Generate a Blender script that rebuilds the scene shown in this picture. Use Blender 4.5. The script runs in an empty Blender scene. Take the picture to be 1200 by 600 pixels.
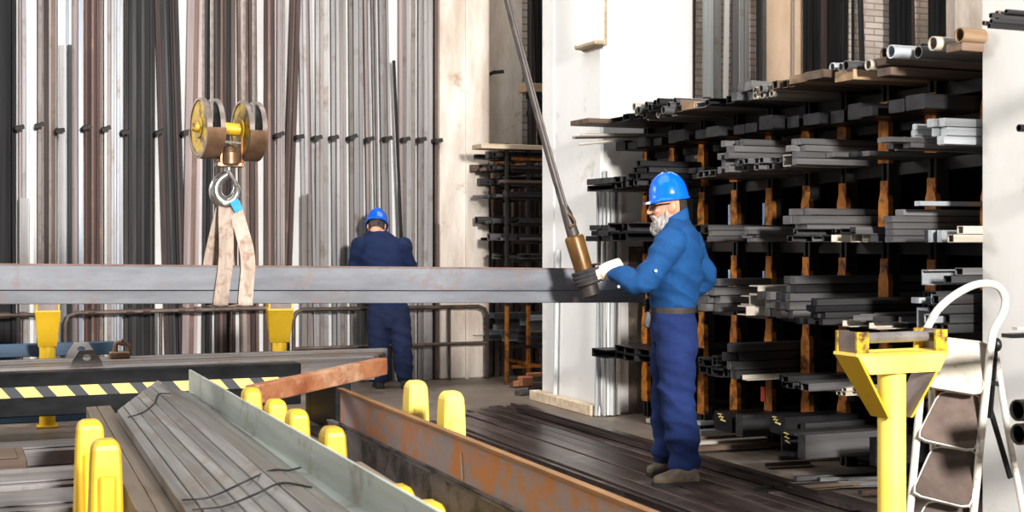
import bpy, bmesh, math, random
from mathutils import Vector, Matrix, noise
random.seed(7)
S = bpy.context.scene
COL = S.collection
V = Vector
# ------------------------------------------------------------------ frame
# world x runs along the back wall, world y runs away from the viewer along the rows of bars
F_PX, HOR, CAMZ = 1589.0, 280.0, 1.39
RX, RY, FX, FY = 0.9219, -0.3875, 0.3875, 0.9219

def c2w(X, Y, Z): return V((X*RX+Y*FX, X*RY+Y*FY, Z))
def ray(x, y): return c2w((x-600)/F_PX, 1.0, 0)+V((0, 0, -(y-HOR)/F_PX))
def P(x, y, Y): r = ray(x, y)*Y; return V((r.x, r.y, r.z+CAMZ))
def on_z(x, y, z): return P(x, y, (CAMZ-z)*F_PX/(y-HOR))
def on_v(x, y, v): return P(x, y, v/ray(x, y).y)
def on_u(x, y, u): return P(x, y, u/ray(x, y).x)
ZUP = V((0, 0, 1))
ORD = ['first', 'second', 'third', 'fourth', 'fifth', 'sixth', 'seventh', 'eighth', 'ninth', 'tenth',
       'eleventh', 'twelfth', 'thirteenth', 'fourteenth', 'fifteenth', 'sixteenth', 'seventeenth', 'eighteenth']

# ------------------------------------------------------------------ materials
MATS = {}
def nodes_of(name):
    m = bpy.data.materials.new(name); m.use_nodes = True
    nt = m.node_tree
    return m, nt, nt.nodes['Principled BSDF']

def N(nt, t, **kw):
    n = nt.nodes.new(t)
    for k, v in kw.items():
        if k.startswith('i_'):
            n.inputs[k[2:].replace('_', ' ')].default_value = v
        else:
            setattr(n, k, v)
    return n

def rgb(c): return (c[0], c[1], c[2], 1)

def stain(name, base, alt, rough=.5, metal=0., scale=(4, 4, 4), spot=None, spot_amt=.55, bump=.15, contrast=(.35, .65),
          rscale=1.0, detail=5, spot_scale=3.0):
    """two-tone noise material with an optional third stain colour"""
    m, nt, b = nodes_of(name)
    tc = N(nt, 'ShaderNodeTexCoord'); oi = N(nt, 'ShaderNodeObjectInfo')
    mp = N(nt, 'ShaderNodeMapping'); mp.inputs['Scale'].default_value = scale
    nt.links.new(tc.outputs['Object'], mp.inputs['Vector'])
    w = N(nt, 'ShaderNodeMath', operation='MULTIPLY'); w.inputs[1].default_value = 37.0
    nt.links.new(oi.outputs['Random'], w.inputs[0])
    n1 = N(nt, 'ShaderNodeTexNoise', noise_dimensions='4D'); n1.inputs['Scale'].default_value = rscale
    n1.inputs['Detail'].default_value = detail; n1.inputs['Roughness'].default_value = .65
    nt.links.new(mp.outputs[0], n1.inputs['Vector']); nt.links.new(w.outputs[0], n1.inputs['W'])
    cr = N(nt, 'ShaderNodeValToRGB')
    cr.color_ramp.elements[0].position = contrast[0]; cr.color_ramp.elements[0].color = rgb(base)
    cr.color_ramp.elements[1].position = contrast[1]; cr.color_ramp.elements[1].color = rgb(alt)
    nt.links.new(n1.outputs['Fac'], cr.inputs[0])
    out = cr.outputs[0]
    if spot:
        n2 = N(nt, 'ShaderNodeTexNoise', noise_dimensions='4D'); n2.inputs['Scale'].default_value = spot_scale
        n2.inputs['Detail'].default_value = 7; n2.inputs['Roughness'].default_value = .7
        nt.links.new(tc.outputs['Object'], n2.inputs['Vector']); nt.links.new(w.outputs[0], n2.inputs['W'])
        mr = N(nt, 'ShaderNodeMapRange'); mr.inputs['From Min'].default_value = spot_amt-.07; mr.inputs['From Max'].default_value = spot_amt+.05
        nt.links.new(n2.outputs['Fac'], mr.inputs[0])
        mx = N(nt, 'ShaderNodeMixRGB'); mx.inputs[2].default_value = rgb(spot)
        nt.links.new(mr.outputs[0], mx.inputs[0]); nt.links.new(out, mx.inputs[1]); out = mx.outputs[0]
    # each copy a little lighter or darker
    hv = N(nt, 'ShaderNodeHueSaturation')
    vr = N(nt, 'ShaderNodeMapRange'); vr.inputs['To Min'].default_value = .78; vr.inputs['To Max'].default_value = 1.22
    nt.links.new(oi.outputs['Random'], vr.inputs[0]); nt.links.new(vr.outputs[0], hv.inputs['Value'])
    nt.links.new(out, hv.inputs['Color']); nt.links.new(hv.outputs[0], b.inputs['Base Color'])
    b.inputs['Roughness'].default_value = rough; b.inputs['Metallic'].default_value = metal
    if name in ('v_black', 'v_darkgrey', 'bed_black', 'v_darkbrown'): b.inputs['Specular IOR Level'].default_value = .15
    if bump:
        bp = N(nt, 'ShaderNodeBump'); bp.inputs['Strength'].default_value = bump; bp.inputs['Distance'].default_value = .01
        nt.links.new(n1.outputs['Fac'], bp.inputs['Height']); nt.links.new(bp.outputs[0], b.inputs['Normal'])
    MATS[name] = m
    return m

VERT, ALONG, DEEP = (14, 14, .5), (.6, 14, 14), (14, .6, 14)
# vertical bars on the wall
stain('v_black', (.008, .008, .009), (.03, .029, .03), .5, .2, VERT)
stain('v_darkgrey', (.025, .024, .025), (.07, .067, .067), .5, .2, VERT)
stain('v_grey', (.17, .165, .168), (.29, .28, .28), .45, .3, VERT, spot=(.16, .12, .10), spot_amt=.62)
stain('v_lightgrey', (.32, .32, .32), (.48, .47, .46), .45, .25, VERT, spot=(.3, .24, .2), spot_amt=.64)
stain('v_blue', (.11, .125, .15), (.22, .24, .27), .4, .35, VERT)
stain('v_brown', (.085, .05, .04), (.17, .115, .095), .55, .2, VERT, spot=(.2, .13, .1), spot_amt=.6)
stain('v_darkbrown', (.045, .032, .03), (.10, .075, .068), .5, .25, VERT)
stain('v_red', (.09, .036, .028), (.15, .066, .052), .6, .1, VERT)
stain('v_mauve', (.19, .145, .145), (.31, .25, .245), .5, .2, VERT)
stain('v_taupe', (.155, .135, .126), (.255, .225, .212), .5, .2, VERT, spot=(.12, .09, .075), spot_amt=.6)
stain('v_white', (.62, .62, .6), (.78, .77, .74), .5, .05, VERT)
stain('v_galv', (.42, .45, .46), (.66, .68, .68), .45, .1, VERT)
stain('rim_steel', (.16, .13, .115), (.3, .26, .235), .4, .5, (9, 9, 9))
# bars lying along x in the racks
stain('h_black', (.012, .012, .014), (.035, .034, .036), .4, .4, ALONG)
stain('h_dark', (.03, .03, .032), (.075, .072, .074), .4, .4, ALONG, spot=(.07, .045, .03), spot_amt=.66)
stain('h_grey', (.10, .097, .10), (.2, .195, .195), .42, .4, ALONG)
stain('h_light', (.34, .36, .38), (.56, .59, .61), .35, .45, ALONG)
stain('h_brown', (.09, .06, .045), (.2, .14, .10), .6, .15, ALONG)
stain('h_pale', (.36, .32, .27), (.52, .48, .42), .5, .2, ALONG)
stain('timber', (.2, .13, .075), (.36, .25, .155), .75, 0, ALONG)
stain('pale_timber', (.42, .33, .23), (.6, .5, .38), .75, 0, ALONG)
stain('beam_steel', (.095, .10, .115), (.175, .185, .205), .55, .1, (1.5, 5, 6), spot=(.15, .12, .12), spot_amt=.62, spot_scale=5)
stain('beam_rust', (.2, .12, .1), (.32, .22, .2), .7, .05, (8, 8, 8))
stain('bed_black', (.006, .0065, .008), (.03, .031, .035), .35, .1, (3, 3, 6))
stain('bundle_grey', (.16, .145, .14), (.30, .28, .275), .5, .3, ALONG, spot=(.2, .14, .11), spot_amt=.58)
stain('blue_paint', (.03, .07, .13), (.07, .13, .21), .5, .1, ALONG)
stain('floor_flat', (.035, .025, .023), (.135, .10, .092), .3, .3, (12, .6, 12), spot=(.22, .175, .16), spot_amt=.61, spot_scale=1.6)  # pale patches stand in for light reflecting off the bars
stain('lane_grey', (.12, .11, .10), (.27, .26, .25), .4, .35, (22, .5, 22), spot=(.16, .12, .09), spot_amt=.6)
stain('lane_green', (.3, .33, .3), (.44, .47, .43), .45, .3, (8, .6, 8), spot=(.24, .22, .18), spot_amt=.62)
stain('lane_brown', (.15, .115, .085), (.27, .215, .165), .55, .2, (10, .6, 10))
stain('chan_rust', (.24, .25, .28), (.36, .26, .24), .6, .15, (2.0, .9, 5), spot=(.46, .20, .07), spot_amt=.55, spot_scale=4)
stain('chan_edge', (.24, .12, .05), (.4, .22, .09), .7, .05, (8, 2, 8))
stain('chan_dark', (.11, .10, .10), (.2, .18, .18), .5, .25, (3, 1.5, 5), spot=(.035, .03, .028), spot_amt=.55, spot_scale=4)
stain('rust', (.25, .085, .035), (.42, .2, .10), .8, .0, (6, 6, 6), spot=(.5, .33, .22), spot_amt=.6)
stain('rack_orange', (.33, .11, .015), (.62, .25, .03), .55, .1, (9, 9, 9), spot=(.07, .03, .015), spot_amt=.56, spot_scale=12)
stain('rack_black', (.01, .01, .01), (.03, .022, .018), .6, .1, (4, 4, 4))
stain('yellow', (.55, .34, .012), (.65, .435, .03), .42, .0, (3, 3, 3), spot=(.42, .25, .02), spot_amt=.69, spot_scale=14)
stain('pale_yellow', (.76, .58, .1), (.82, .65, .17), .45, .0, (3, 3, 3), spot=(.5, .33, .05), spot_amt=.69, spot_scale=10)
stain('hook_yellow', (.45, .28, .02), (.62, .43, .04), .5, .15, (9, 9, 9), spot=(.09, .055, .03), spot_amt=.55, spot_scale=14)
stain('rail_brown', (.06, .042, .034), (.13, .095, .078), .45, .3, (9, 9, 9))
stain('hook_brown', (.13, .075, .045), (.25, .16, .10), .4, .5, (9, 9, 9))
stain('hook_steel', (.35, .34, .33), (.6, .59, .57), .25, .85, (9, 9, 9))
stain('wire', (.2, .175, .16), (.32, .28, .26), .5, .4, (30, 30, 30))
stain('sling', (.28, .22, .18), (.46, .385, .33), .9, 0, (30, 30, 5), spot=(.22, .14, .1), spot_amt=.58, spot_scale=14)
stain('sling_blue', (.02, .2, .42), (.04, .3, .55), .7, 0, (9, 9, 9))
stain('rubber_mat', (.065, .046, .038), (.115, .085, .072), .85, 0, (7, 7, 7))
stain('ladder_white', (.52, .5, .45), (.64, .62, .57), .5, .05, (8, 8, 8), spot=(.22, .15, .1), spot_amt=.64, spot_scale=20)
stain('ladder_plate', (.40, .365, .30), (.52, .48, .415), .6, 0, (6, 6, 6), spot=(.2, .14, .09), spot_amt=.64, spot_scale=34)
stain('black_metal', (.012, .012, .013), (.025, .025, .025), .45, .3, (8, 8, 8))
stain('roller', (.15, .135, .13), (.27, .25, .24), .4, .5, (8, 8, 8))
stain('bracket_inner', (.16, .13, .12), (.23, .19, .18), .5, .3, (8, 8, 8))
stain('chalk_yellow', (.5, .4, .15), (.62, .52, .24), .9, 0, (20, 20, 20))
stain('chalk_white', (.75, .75, .75), (.85, .85, .85), .9, 0, (20, 20, 20))
stain('red_mark', (.5, .05, .03), (.62, .09, .06), .6, 0, (9, 9, 9))
stain('blue_mark', (.12, .25, .5), (.5, .6, .75), .5, 0, (40, 40, 40))
stain('skin', (.52, .26, .17), (.62, .33, .23), .5, 0, (14, 14, 14), bump=.05)
stain('cloth_blue', (.003, .058, .18), (.007, .083, .24), .85, 0, (9, 9, 9), bump=.1)
stain('trouser_blue', (.006, .02, .10), (.011, .033, .14), .88, 0, (9, 9, 9), bump=.1)
stain('cloth_navy', (.003, .013, .06), (.005, .02, .08), .88, 0, (9, 9, 9), bump=.1)
stain('trouser_navy', (.003, .010, .042), (.006, .016, .06), .88, 0, (9, 9, 9), bump=.1)
stain('helmet_blue', (.0, .12, .66), (.004, .14, .72), .22, 0, (2, 2, 2), bump=0)
stain('helmet_white', (.7, .72, .75), (.8, .8, .82), .3, 0, (2, 2, 2), bump=0)
stain('beard', (.17, .155, .145), (.45, .425, .40), .9, 0, (60, 60, 22), bump=.5)
stain('hair', (.06, .05, .045), (.17, .15, .14), .9, 0, (60, 60, 22), bump=.4)
stain('glove_canvas', (.55, .46, .38), (.7, .62, .53), .9, 0, (18, 18, 18))
stain('glove_dark', (.018, .017, .018), (.05, .046, .045), .7, 0, (18, 18, 18))
stain('boot', (.10, .075, .055), (.19, .15, .115), .8, 0, (12, 12, 12))
stain('sole', (.02, .018, .016), (.04, .035, .03), .8, 0, (12, 12, 12))
stain('belt', (.03, .026, .03), (.07, .055, .05), .7, 0, (12, 12, 12))
stain('pendant_brown', (.09, .045, .018), (.25, .13, .03), .4, .25, (12, 12, 3))
stain('cable_dark', (.045, .035, .032), (.09, .075, .07), .5, .1, (12, 12, 12))
stain('glass_dark', (.03, .015, .012), (.06, .03, .025), .1, 0, (4, 4, 4), bump=0)
# structure
stain('whitewash', (.80, .79, .76), (.88, .87, .85), .8, 0, (1.2, 1.2, .8), spot=(.62, .57, .5), spot_amt=.66, spot_scale=2.2, bump=.25)
stain('plaster', (.42, .35, .29), (.66, .61, .56), .85, 0, (3.5, 3.5, .8), spot=(.36, .27, .2), spot_amt=.64, spot_scale=3.2, bump=.35)
stain('shadow_plaster', (.075, .055, .042), (.28, .225, .18), .85, 0, (5, 5, 3), spot=(.5, .46, .42), spot_amt=.64, spot_scale=2.6, bump=.3)  # dark mottling painted as cast shadow, pale spots as lit patches
stain('whitewash_stained', (.66, .65, .62), (.76, .75, .73), .8, 0, (1.2, 1.6, .9), spot=(.5, .44, .37), spot_amt=.66, spot_scale=2.6, bump=.35)
stain('pier_plaster', (.42, .31, .22), (.56, .43, .32), .85, 0, (2.5, 2.5, .9), bump=.3)
stain('concrete', (.11, .085, .068), (.21, .172, .142), .5, 0, (1.2, 1.2, 1.2), spot=(.30, .255, .215), spot_amt=.6, spot_scale=1.4, bump=.2)
stain('wall_white', (.70, .69, .67), (.8, .79, .77), .8, 0, (2, 2, 2), bump=.1)

def brick_mat(name, c1, c2, mortar):
    m, nt, b = nodes_of(name)
    tc = N(nt, 'ShaderNodeTexCoord'); sp = N(nt, 'ShaderNodeSeparateXYZ'); cb = N(nt, 'ShaderNodeCombineXYZ')
    nt.links.new(tc.outputs['Object'], sp.inputs[0]); nt.links.new(sp.outputs[0], cb.inputs[0]); nt.links.new(sp.outputs[2], cb.inputs[1])
    br = N(nt, 'ShaderNodeTexBrick'); br.inputs['Scale'].default_value = 1.0
    br.inputs['Brick Width'].default_value = .27; br.inputs['Row Height'].default_value = .075; br.inputs['Mortar Size'].default_value = .008
    br.inputs['Color1'].default_value = rgb(c1); br.inputs['Color2'].default_value = rgb(c2); br.inputs['Mortar'].default_value = rgb(mortar)
    nt.links.new(cb.outputs[0], br.inputs['Vector'])
    ns = N(nt, 'ShaderNodeTexNoise'); ns.inputs['Scale'].default_value = 2.2; ns.inputs['Detail'].default_value = 8
    nt.links.new(tc.outputs['Object'], ns.inputs['Vector'])
    mr = N(nt, 'ShaderNodeMapRange'); mr.inputs['From Min'].default_value = .45; mr.inputs['From Max'].default_value = .7
    nt.links.new(ns.outputs['Fac'], mr.inputs[0])
    mx = N(nt, 'ShaderNodeMixRGB'); mx.inputs[2].default_value = rgb(tuple(x*.62 for x in c2))
    nt.links.new(mr.outputs[0], mx.inputs[0]); nt.links.new(br.outputs['Color'], mx.inputs[1]); nt.links.new(mx.outputs[0], b.inputs['Base Color'])
    bp = N(nt, 'ShaderNodeBump'); bp.inputs['Strength'].default_value = .5; bp.inputs['Distance'].default_value = .02; bp.invert = True
    nt.links.new(br.outputs['Fac'], bp.inputs['Height']); nt.links.new(bp.outputs[0], b.inputs['Normal'])
    b.inputs['Roughness'].default_value = .85
    MATS[name] = m
brick_mat('brick', (.66, .59, .54), (.56, .48, .42), (.33, .27, .23))

def hazard_mat():
    m, nt, b = nodes_of('hazard')
    tc = N(nt, 'ShaderNodeTexCoord'); sp = N(nt, 'ShaderNodeSeparateXYZ'); nt.links.new(tc.outputs['Object'], sp.inputs[0])
    a = N(nt, 'ShaderNodeMath', operation='MULTIPLY_ADD'); a.inputs[1].default_value = .85
    nt.links.new(sp.outputs[2], a.inputs[0]); nt.links.new(sp.outputs[0], a.inputs[2])
    d = N(nt, 'ShaderNodeMath', operation='DIVIDE'); d.inputs[1].default_value = .2; nt.links.new(a.outputs[0], d.inputs[0])
    fr = N(nt, 'ShaderNodeMath', operation='FRACT'); nt.links.new(d.outputs[0], fr.inputs[0])
    lt = N(nt, 'ShaderNodeMath', operation='LESS_THAN'); lt.inputs[1].default_value = .58; nt.links.new(fr.outputs[0], lt.inputs[0])
    mx = N(nt, 'ShaderNodeMixRGB'); mx.inputs[1].default_value = (.05, .055, .065, 1); mx.inputs[2].default_value = (.82, .62, .22, 1)
    nt.links.new(lt.outputs[0], mx.inputs[0]); nt.links.new(mx.outputs[0], b.inputs['Base Color']); b.inputs['Roughness'].default_value = .5
    MATS['hazard'] = m
hazard_mat()

def lamp_mat():
    m, nt, b = nodes_of('lamp_glow')
    ns = N(nt, 'ShaderNodeTexNoise'); ns.inputs['Scale'].default_value = .5
    b.inputs['Base Color'].default_value = (1, .97, .9, 1)
    b.inputs['Emission Color'].default_value = (1, .95, .84, 1); b.inputs['Emission Strength'].default_value = 9.0
    MATS['lamp_glow'] = m
lamp_mat()

# ------------------------------------------------------------------ objects
ROOT = {}
def tag(o, label=None, cat=None, group=None, kind=None):
    if label and not 4 <= len(label.split()) <= 16: print('LABEL', len(label.split()), label)
    if label: o['label'] = label
    if cat: o['category'] = cat
    if group: o['group'] = group
    if kind: o['kind'] = kind
    return o

def thing(name, label, cat, loc, group=None):
    o = bpy.data.objects.new(name, None); COL.objects.link(o); o.empty_display_size = .1
    o.location = loc; ROOT[o.name] = V(loc)
    return tag(o, label, cat, group)

def mesh_from(bm, smooth=False, angle=None):
    bmesh.ops.recalc_face_normals(bm, faces=bm.faces)
    me = bpy.data.meshes.new('mesh'); bm.to_mesh(me); bm.free()
    if smooth:
        me.polygons.foreach_set('use_smooth', [True]*len(me.polygons))
        if angle: me.set_sharp_from_angle(angle=math.radians(angle))
    return me

def link(name, me, mat, parent=None, label=None):
    """part meshes are written in world coordinates and shifted into their thing's frame"""
    o = bpy.data.objects.new(name, me); COL.objects.link(o); me.name = name
    for k in (mat if isinstance(mat, (list, tuple)) else [mat]): me.materials.append(MATS[k])
    if parent is None:
        lo = V((min(v.co.x for v in me.vertices), min(v.co.y for v in me.vertices), min(v.co.z for v in me.vertices)))
        hi = V((max(v.co.x for v in me.vertices), max(v.co.y for v in me.vertices), max(v.co.z for v in me.vertices)))
        base = V(((lo.x+hi.x)/2, (lo.y+hi.y)/2, lo.z))
        o.location = base; ROOT[o.name] = base
    else:
        base = ROOT[parent.name]; ROOT[o.name] = base; o.parent = parent
        if label: o['label'] = label
    me.transform(Matrix.Translation(-base))
    return o

def solid(name, bm, mat, label, cat, group=None, smooth=False, angle=30):
    return tag(link(name, mesh_from(bm, smooth, angle), mat), label, cat, group)

def part(name, bm, mat, parent, label=None, smooth=False, angle=35):
    return link(name, mesh_from(bm, smooth, angle), mat, parent, label)

def struct(name, bm, mat):
    me = mesh_from(bm); o = bpy.data.objects.new(name, me); COL.objects.link(o); me.materials.append(MATS[mat]); o['kind'] = 'structure'
    return o

# ------------------------------------------------------------------ shapes
def B(): return bmesh.new()

def box(bm, lo, hi, bev=0):
    r = bmesh.ops.create_cube(bm, size=1)
    lo, hi = V(lo), V(hi)
    for v in r['verts']:
        v.co = V((lo.x+(v.co.x+.5)*(hi.x-lo.x), lo.y+(v.co.y+.5)*(hi.y-lo.y), lo.z+(v.co.z+.5)*(hi.z-lo.z)))
    if bev:
        es = list({e for v in r['verts'] for e in v.link_edges})
        bmesh.ops.bevel(bm, geom=es, offset=bev, segments=1, affect='EDGES')
    return bm

def frame(d, up=ZUP):
    d = V(d).normalized()
    s = d.cross(up)
    if s.length < 1e-4: s = V((1, 0, 0))
    s.normalize(); t = s.cross(d).normalized()
    return d, s, t

def prism(bm, p0, p1, prof, up=ZUP, hole=None):
    """extrude a closed profile (list of (side, up)) from p0 to p1; hole = inner profile of equal length"""
    p0, p1 = V(p0), V(p1); d, s, t = frame(p1-p0, up)
    A = [bm.verts.new(p0+s*a+t*b) for a, b in prof]; C = [bm.verts.new(p1+s*a+t*b) for a, b in prof]
    n = len(prof)
    for i in range(n): bm.faces.new((A[i], A[(i+1) % n], C[(i+1) % n], C[i]))
    if hole:
        a = [bm.verts.new(p0+s*x+t*y) for x, y in hole]; c = [bm.verts.new(p1+s*x+t*y) for x, y in hole]
        for i in range(n):
            j = (i+1) % n
            bm.faces.new((a[i], c[i], c[j], a[j])); bm.faces.new((A[i], a[i], a[j], A[j])); bm.faces.new((C[i], C[j], c[j], c[i]))
    else:
        bm.faces.new(A[::-1]); bm.faces.new(C)
    return bm

def rect(w, h, x=0, y=0): return [(x-w/2, y-h/2), (x+w/2, y-h/2), (x+w/2, y+h/2), (x-w/2, y+h/2)]
def rrect(w, h, r):
    o = []
    for cx, cy, a0 in ((w/2-r, -h/2+r, -90), (w/2-r, h/2-r, 0), (-w/2+r, h/2-r, 90), (-w/2+r, -h/2+r, 180)):
        for k in (0, 45, 90): a = math.radians(a0+k); o.append((cx+r*math.cos(a), cy+r*math.sin(a)))
    return o
def circ(r, n=14): return [(r*math.cos(2*math.pi*i/n), r*math.sin(2*math.pi*i/n)) for i in range(n)]
def ang(w, h, t, f=1): return [(f*(x-w/2), y-h/2) for x, y in ((0, 0), (w, 0), (w, t), (t, t), (t, h), (0, h))]
def chan(w, h, t, f=1): return [(f*(x-w/2), y-h/2) for x, y in ((0, 0), (w, 0), (w, t), (t, t), (t, h-t), (w, h-t), (w, h), (0, h))]
def ibeam(w, h, t): return [(x-w/2, y-h/2) for x, y in ((0, 0), (w, 0), (w, t), (w/2+t/2, t), (w/2+t/2, h-t), (w, h-t), (w, h), (0, h), (0, h-t), (w/2-t/2, h-t), (w/2-t/2, t), (0, t))]

def section(bm, p0, p1, kind, w, h, up=ZUP):
    if kind == 'tube': t = min(w, h)*.11; prism(bm, p0, p1, rrect(w, h, t*1.1), up, rrect(w-2*t, h-2*t, t*.6))
    elif kind == 'pipe': prism(bm, p0, p1, circ(w/2), up, circ(w*.41))
    elif kind == 'angle': prism(bm, p0, p1, ang(w, h, min(w, h)*.13, 1), up)
    elif kind == 'channel': prism(bm, p0, p1, chan(w, h, min(w, h)*.13, 1), up)
    elif kind == 'channel_back': prism(bm, p0, p1, chan(w, h, min(w, h)*.13, -1), up)
    elif kind == 'ibeam': prism(bm, p0, p1, ibeam(w, h, min(w, h)*.12), up)
    else: prism(bm, p0, p1, rrect(w, h, min(w, h)*.12), up)
    return bm

def tube(bm, pts, r, n=10, caps=True, up=ZUP):
    pts = [V(p) for p in pts]; rs = r if isinstance(r, (list, tuple)) else [r]*len(pts)
    prev = None; rings = []
    for i, p in enumerate(pts):
        d = (pts[min(i+1, len(pts)-1)]-pts[max(i-1, 0)]).normalized()
        if prev is None: _, s, t = frame(d, up)
        else: s = prev-d*prev.dot(d); s.normalize(); t = s.cross(d)
        prev = s
        rings.append([bm.verts.new(p+(s*math.cos(2*math.pi*k/n)+t*math.sin(2*math.pi*k/n))*rs[i]) for k in range(n)])
    for a, b in zip(rings, rings[1:]):
        for k in range(n): bm.faces.new((a[k], a[(k+1) % n], b[(k+1) % n], b[k]))
    if caps: bm.faces.new(rings[0][::-1]); bm.faces.new(rings[-1])
    return bm

def crom(pts, m=5):
    pts = [V(p) for p in pts]; q = [pts[0]*2-pts[1]]+pts+[pts[-1]*2-pts[-2]]; o = []
    for i in range(1, len(q)-2):
        a, b, c, d = q[i-1:i+3]
        for k in range(m):
            t = k/m; o.append(.5*((2*b)+(c-a)*t+(2*a-5*b+4*c-d)*t*t+(3*b-a-3*c+d)*t**3))
    o.append(pts[-1]); return o
def lerps(v, m=5):
    o = []
    for a, b in zip(v, v[1:]): o += [a+(b-a)*k/m for k in range(m)]
    return o+[v[-1]]
def limb(bm, pts, rad, m=5, n=14):
    """tapered limb with round ends"""
    p = crom(pts, m); r = lerps(rad, m)
    d0 = (p[0]-p[1]).normalized(); d1 = (p[-1]-p[-2]).normalized()
    pre = [(p[0]+d0*r[0]*math.sin(a), r[0]*math.cos(a)) for a in (1.35, .95, .5)]
    post = [(p[-1]+d1*r[-1]*math.sin(a), r[-1]*math.cos(a)) for a in (.5, .95, 1.35)]
    return tube(bm, [x for x, _ in pre]+p+[x for x, _ in post], [x for _, x in pre]+r+[x for _, x in post], n)

def loft(bm, rings, n=24, power=1.0):
    R = []
    for c, a, b in rings:
        L = []
        for k in range(n):
            th = 2*math.pi*k/n; cc, ss = math.cos(th), math.sin(th)
            cc = math.copysign(abs(cc)**power, cc); ss = math.copysign(abs(ss)**power, ss)
            L.append(bm.verts.new(V(c)+V(a)*cc+V(b)*ss))
        R.append(L)
    for x, y in zip(R, R[1:]):
        for k in range(n): bm.faces.new((x[k], x[(k+1) % n], y[(k+1) % n], y[k]))
    bm.faces.new(R[0][::-1]); bm.faces.new(R[-1])
    return bm

def ball(bm, c, rx, ry, rz, M=None, seg=16):
    r = bmesh.ops.create_uvsphere(bm, u_segments=seg, v_segments=max(8, seg*2//3), radius=1)
    for v in r['verts']:
        q = V((v.co.x*rx, v.co.y*ry, v.co.z*rz)); v.co = V(c)+((M @ q) if M else q)
    return bm

def remeshed(bm, voxel, smooth=3, fold=0, fscale=9, zmin=None, foldfn=None):
    bmesh.ops.recalc_face_normals(bm, faces=bm.faces)
    me = bpy.data.meshes.new('t'); bm.to_mesh(me); bm.free()
    o = bpy.data.objects.new('t', me); COL.objects.link(o)
    md = o.modifiers.new('r', 'REMESH'); md.mode = 'VOXEL'; md.voxel_size = voxel
    if smooth: ms = o.modifiers.new('s', 'SMOOTH'); ms.iterations = smooth; ms.factor = .5
    dg = bpy.context.evaluated_depsgraph_get(); dg.update()
    out = bpy.data.meshes.new_from_object(o.evaluated_get(dg))
    bpy.data.objects.remove(o); bpy.data.meshes.remove(me)
    if fold:
        nr = [v.normal.copy() for v in out.vertices]
        for v, nn in zip(out.vertices, nr):
            p = v.co; k = foldfn(p) if foldfn else 1
            q = V((p.x*fscale*.7+p.z*2, p.y*fscale*.7, p.z*fscale*1.5+p.x*3))
            a = noise.noise(q); b = noise.noise(q*2.1+V((5, 1, 3)))
            v.co = p+nn*fold*k*((1-abs(a)*2.2)*.8+b*.5-.35)
    if zmin is not None:
        for v in out.vertices:
            if v.co.z < zmin: v.co.z = zmin
    out.polygons.foreach_set('use_smooth', [True]*len(out.polygons))
    return out

# ================================================================== THE SETTING
bm = B(); box(bm, (-9, -5, -.1), (15, 14, 0)); struct('floor', bm, 'concrete')
VB = 12.66                      # front of the bars standing against the back wall
bm = B(); box(bm, (-7, 12.735, 0), (4.4, 13.2, 7)); struct('wall_back', bm, 'wall_white')
uL = on_v(516, 300, 12.6).x; uR = on_v(574, 300, 12.6).x
bm = B(); box(bm, (uL, 12.6, 0), (uR, 13.4, 7), .015)
box(bm, (uL+.26, 12.58, 0), (uL+.29, 12.6, 7))
struct('pillar_back', bm, 'plaster')
bm = B(); box(bm, (uR-.05, 13.25, 0), (15, 13.5, 7)); struct('wall_brick', bm, 'brick')
bm = B(); box(bm, (uR-.02, 13.1, 0), (on_v(612, 50, 13.1).x, 13.3, 7)); struct('wall_alcove', bm, 'plaster')
pa, pb = on_v(898, 50, 13.1).x, on_v(944, 50, 13.1).x
bm = B(); box(bm, (pa, 13.12, 0), (pb, 13.3, 7)); struct('pillar_brown', bm, 'pier_plaster')
pa = on_v(1119, 50, 12.8).x
bm = B(); box(bm, (pa, 12.8, 0), (pa+.9, 13.3, 7)); struct('pillar_far', bm, 'plaster')
CU, CV0, CV1 = 4.78, 9.56, 10.68      # pillar beside the big rack
bm = B(); box(bm, (CU, CV0, 0), (CU+.84, CV1, 7), .02)
box(bm, (CU-.012, CV1-.24, 0), (CU+.02, CV1-.012, 7))
struct('pillar_middle', bm, 'whitewash')
bm = B(); box(bm, (CU, 4.22, 0), (CU+.84, 5.34, 7), .02); struct('pillar_right', bm, 'whitewash_stained')
bm = B(); box(bm, (5.02, CV0-.006, 0), (5.6, CV0+.002, 1.33)); struct('shadow_panel_1', bm, 'shadow_plaster')  # thin panel coloured as the rack's shadow on the pillar face
bm = B(); box(bm, (CU+.84, CV0+.12, 0), (6.5, CV0+.3, 2.05)); struct('wall_low', bm, 'plaster')
bm = B(); box(bm, (-7.2, -5, 0), (-7, 14, 7)); struct('wall_left', bm, 'wall_white')

# ================================================================== BARS AGAINST THE BACK WALL
def wall_bar(x0, x1, v, kind, mat, ztop, lean, label, group, zbot=.0, name=None, dep=None):
    a = on_v(x0, 155, v).x; b = on_v(x1, 155, v).x; w = max(b-a, .012); u = (a+b)/2
    d = dep or min(w, .035)
    p0 = V((u-lean*2.3/3.6, v+d/2, zbot)); p1 = V((u+lean*(ztop-2.3)/3.6, v+d/2, ztop))
    bm = B(); section(bm, p0, p1, kind, w, d, up=V((0, -1, 0)))
    nm = name or {'tube': 'square_tube', 'pipe': 'round_pipe', 'angle': 'angle_bar', 'channel': 'channel_bar', 'channel_back': 'channel_bar', 'flat': 'flat_bar'}[kind]
    return solid(nm, bm, mat, label, 'steel bar', group)

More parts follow.
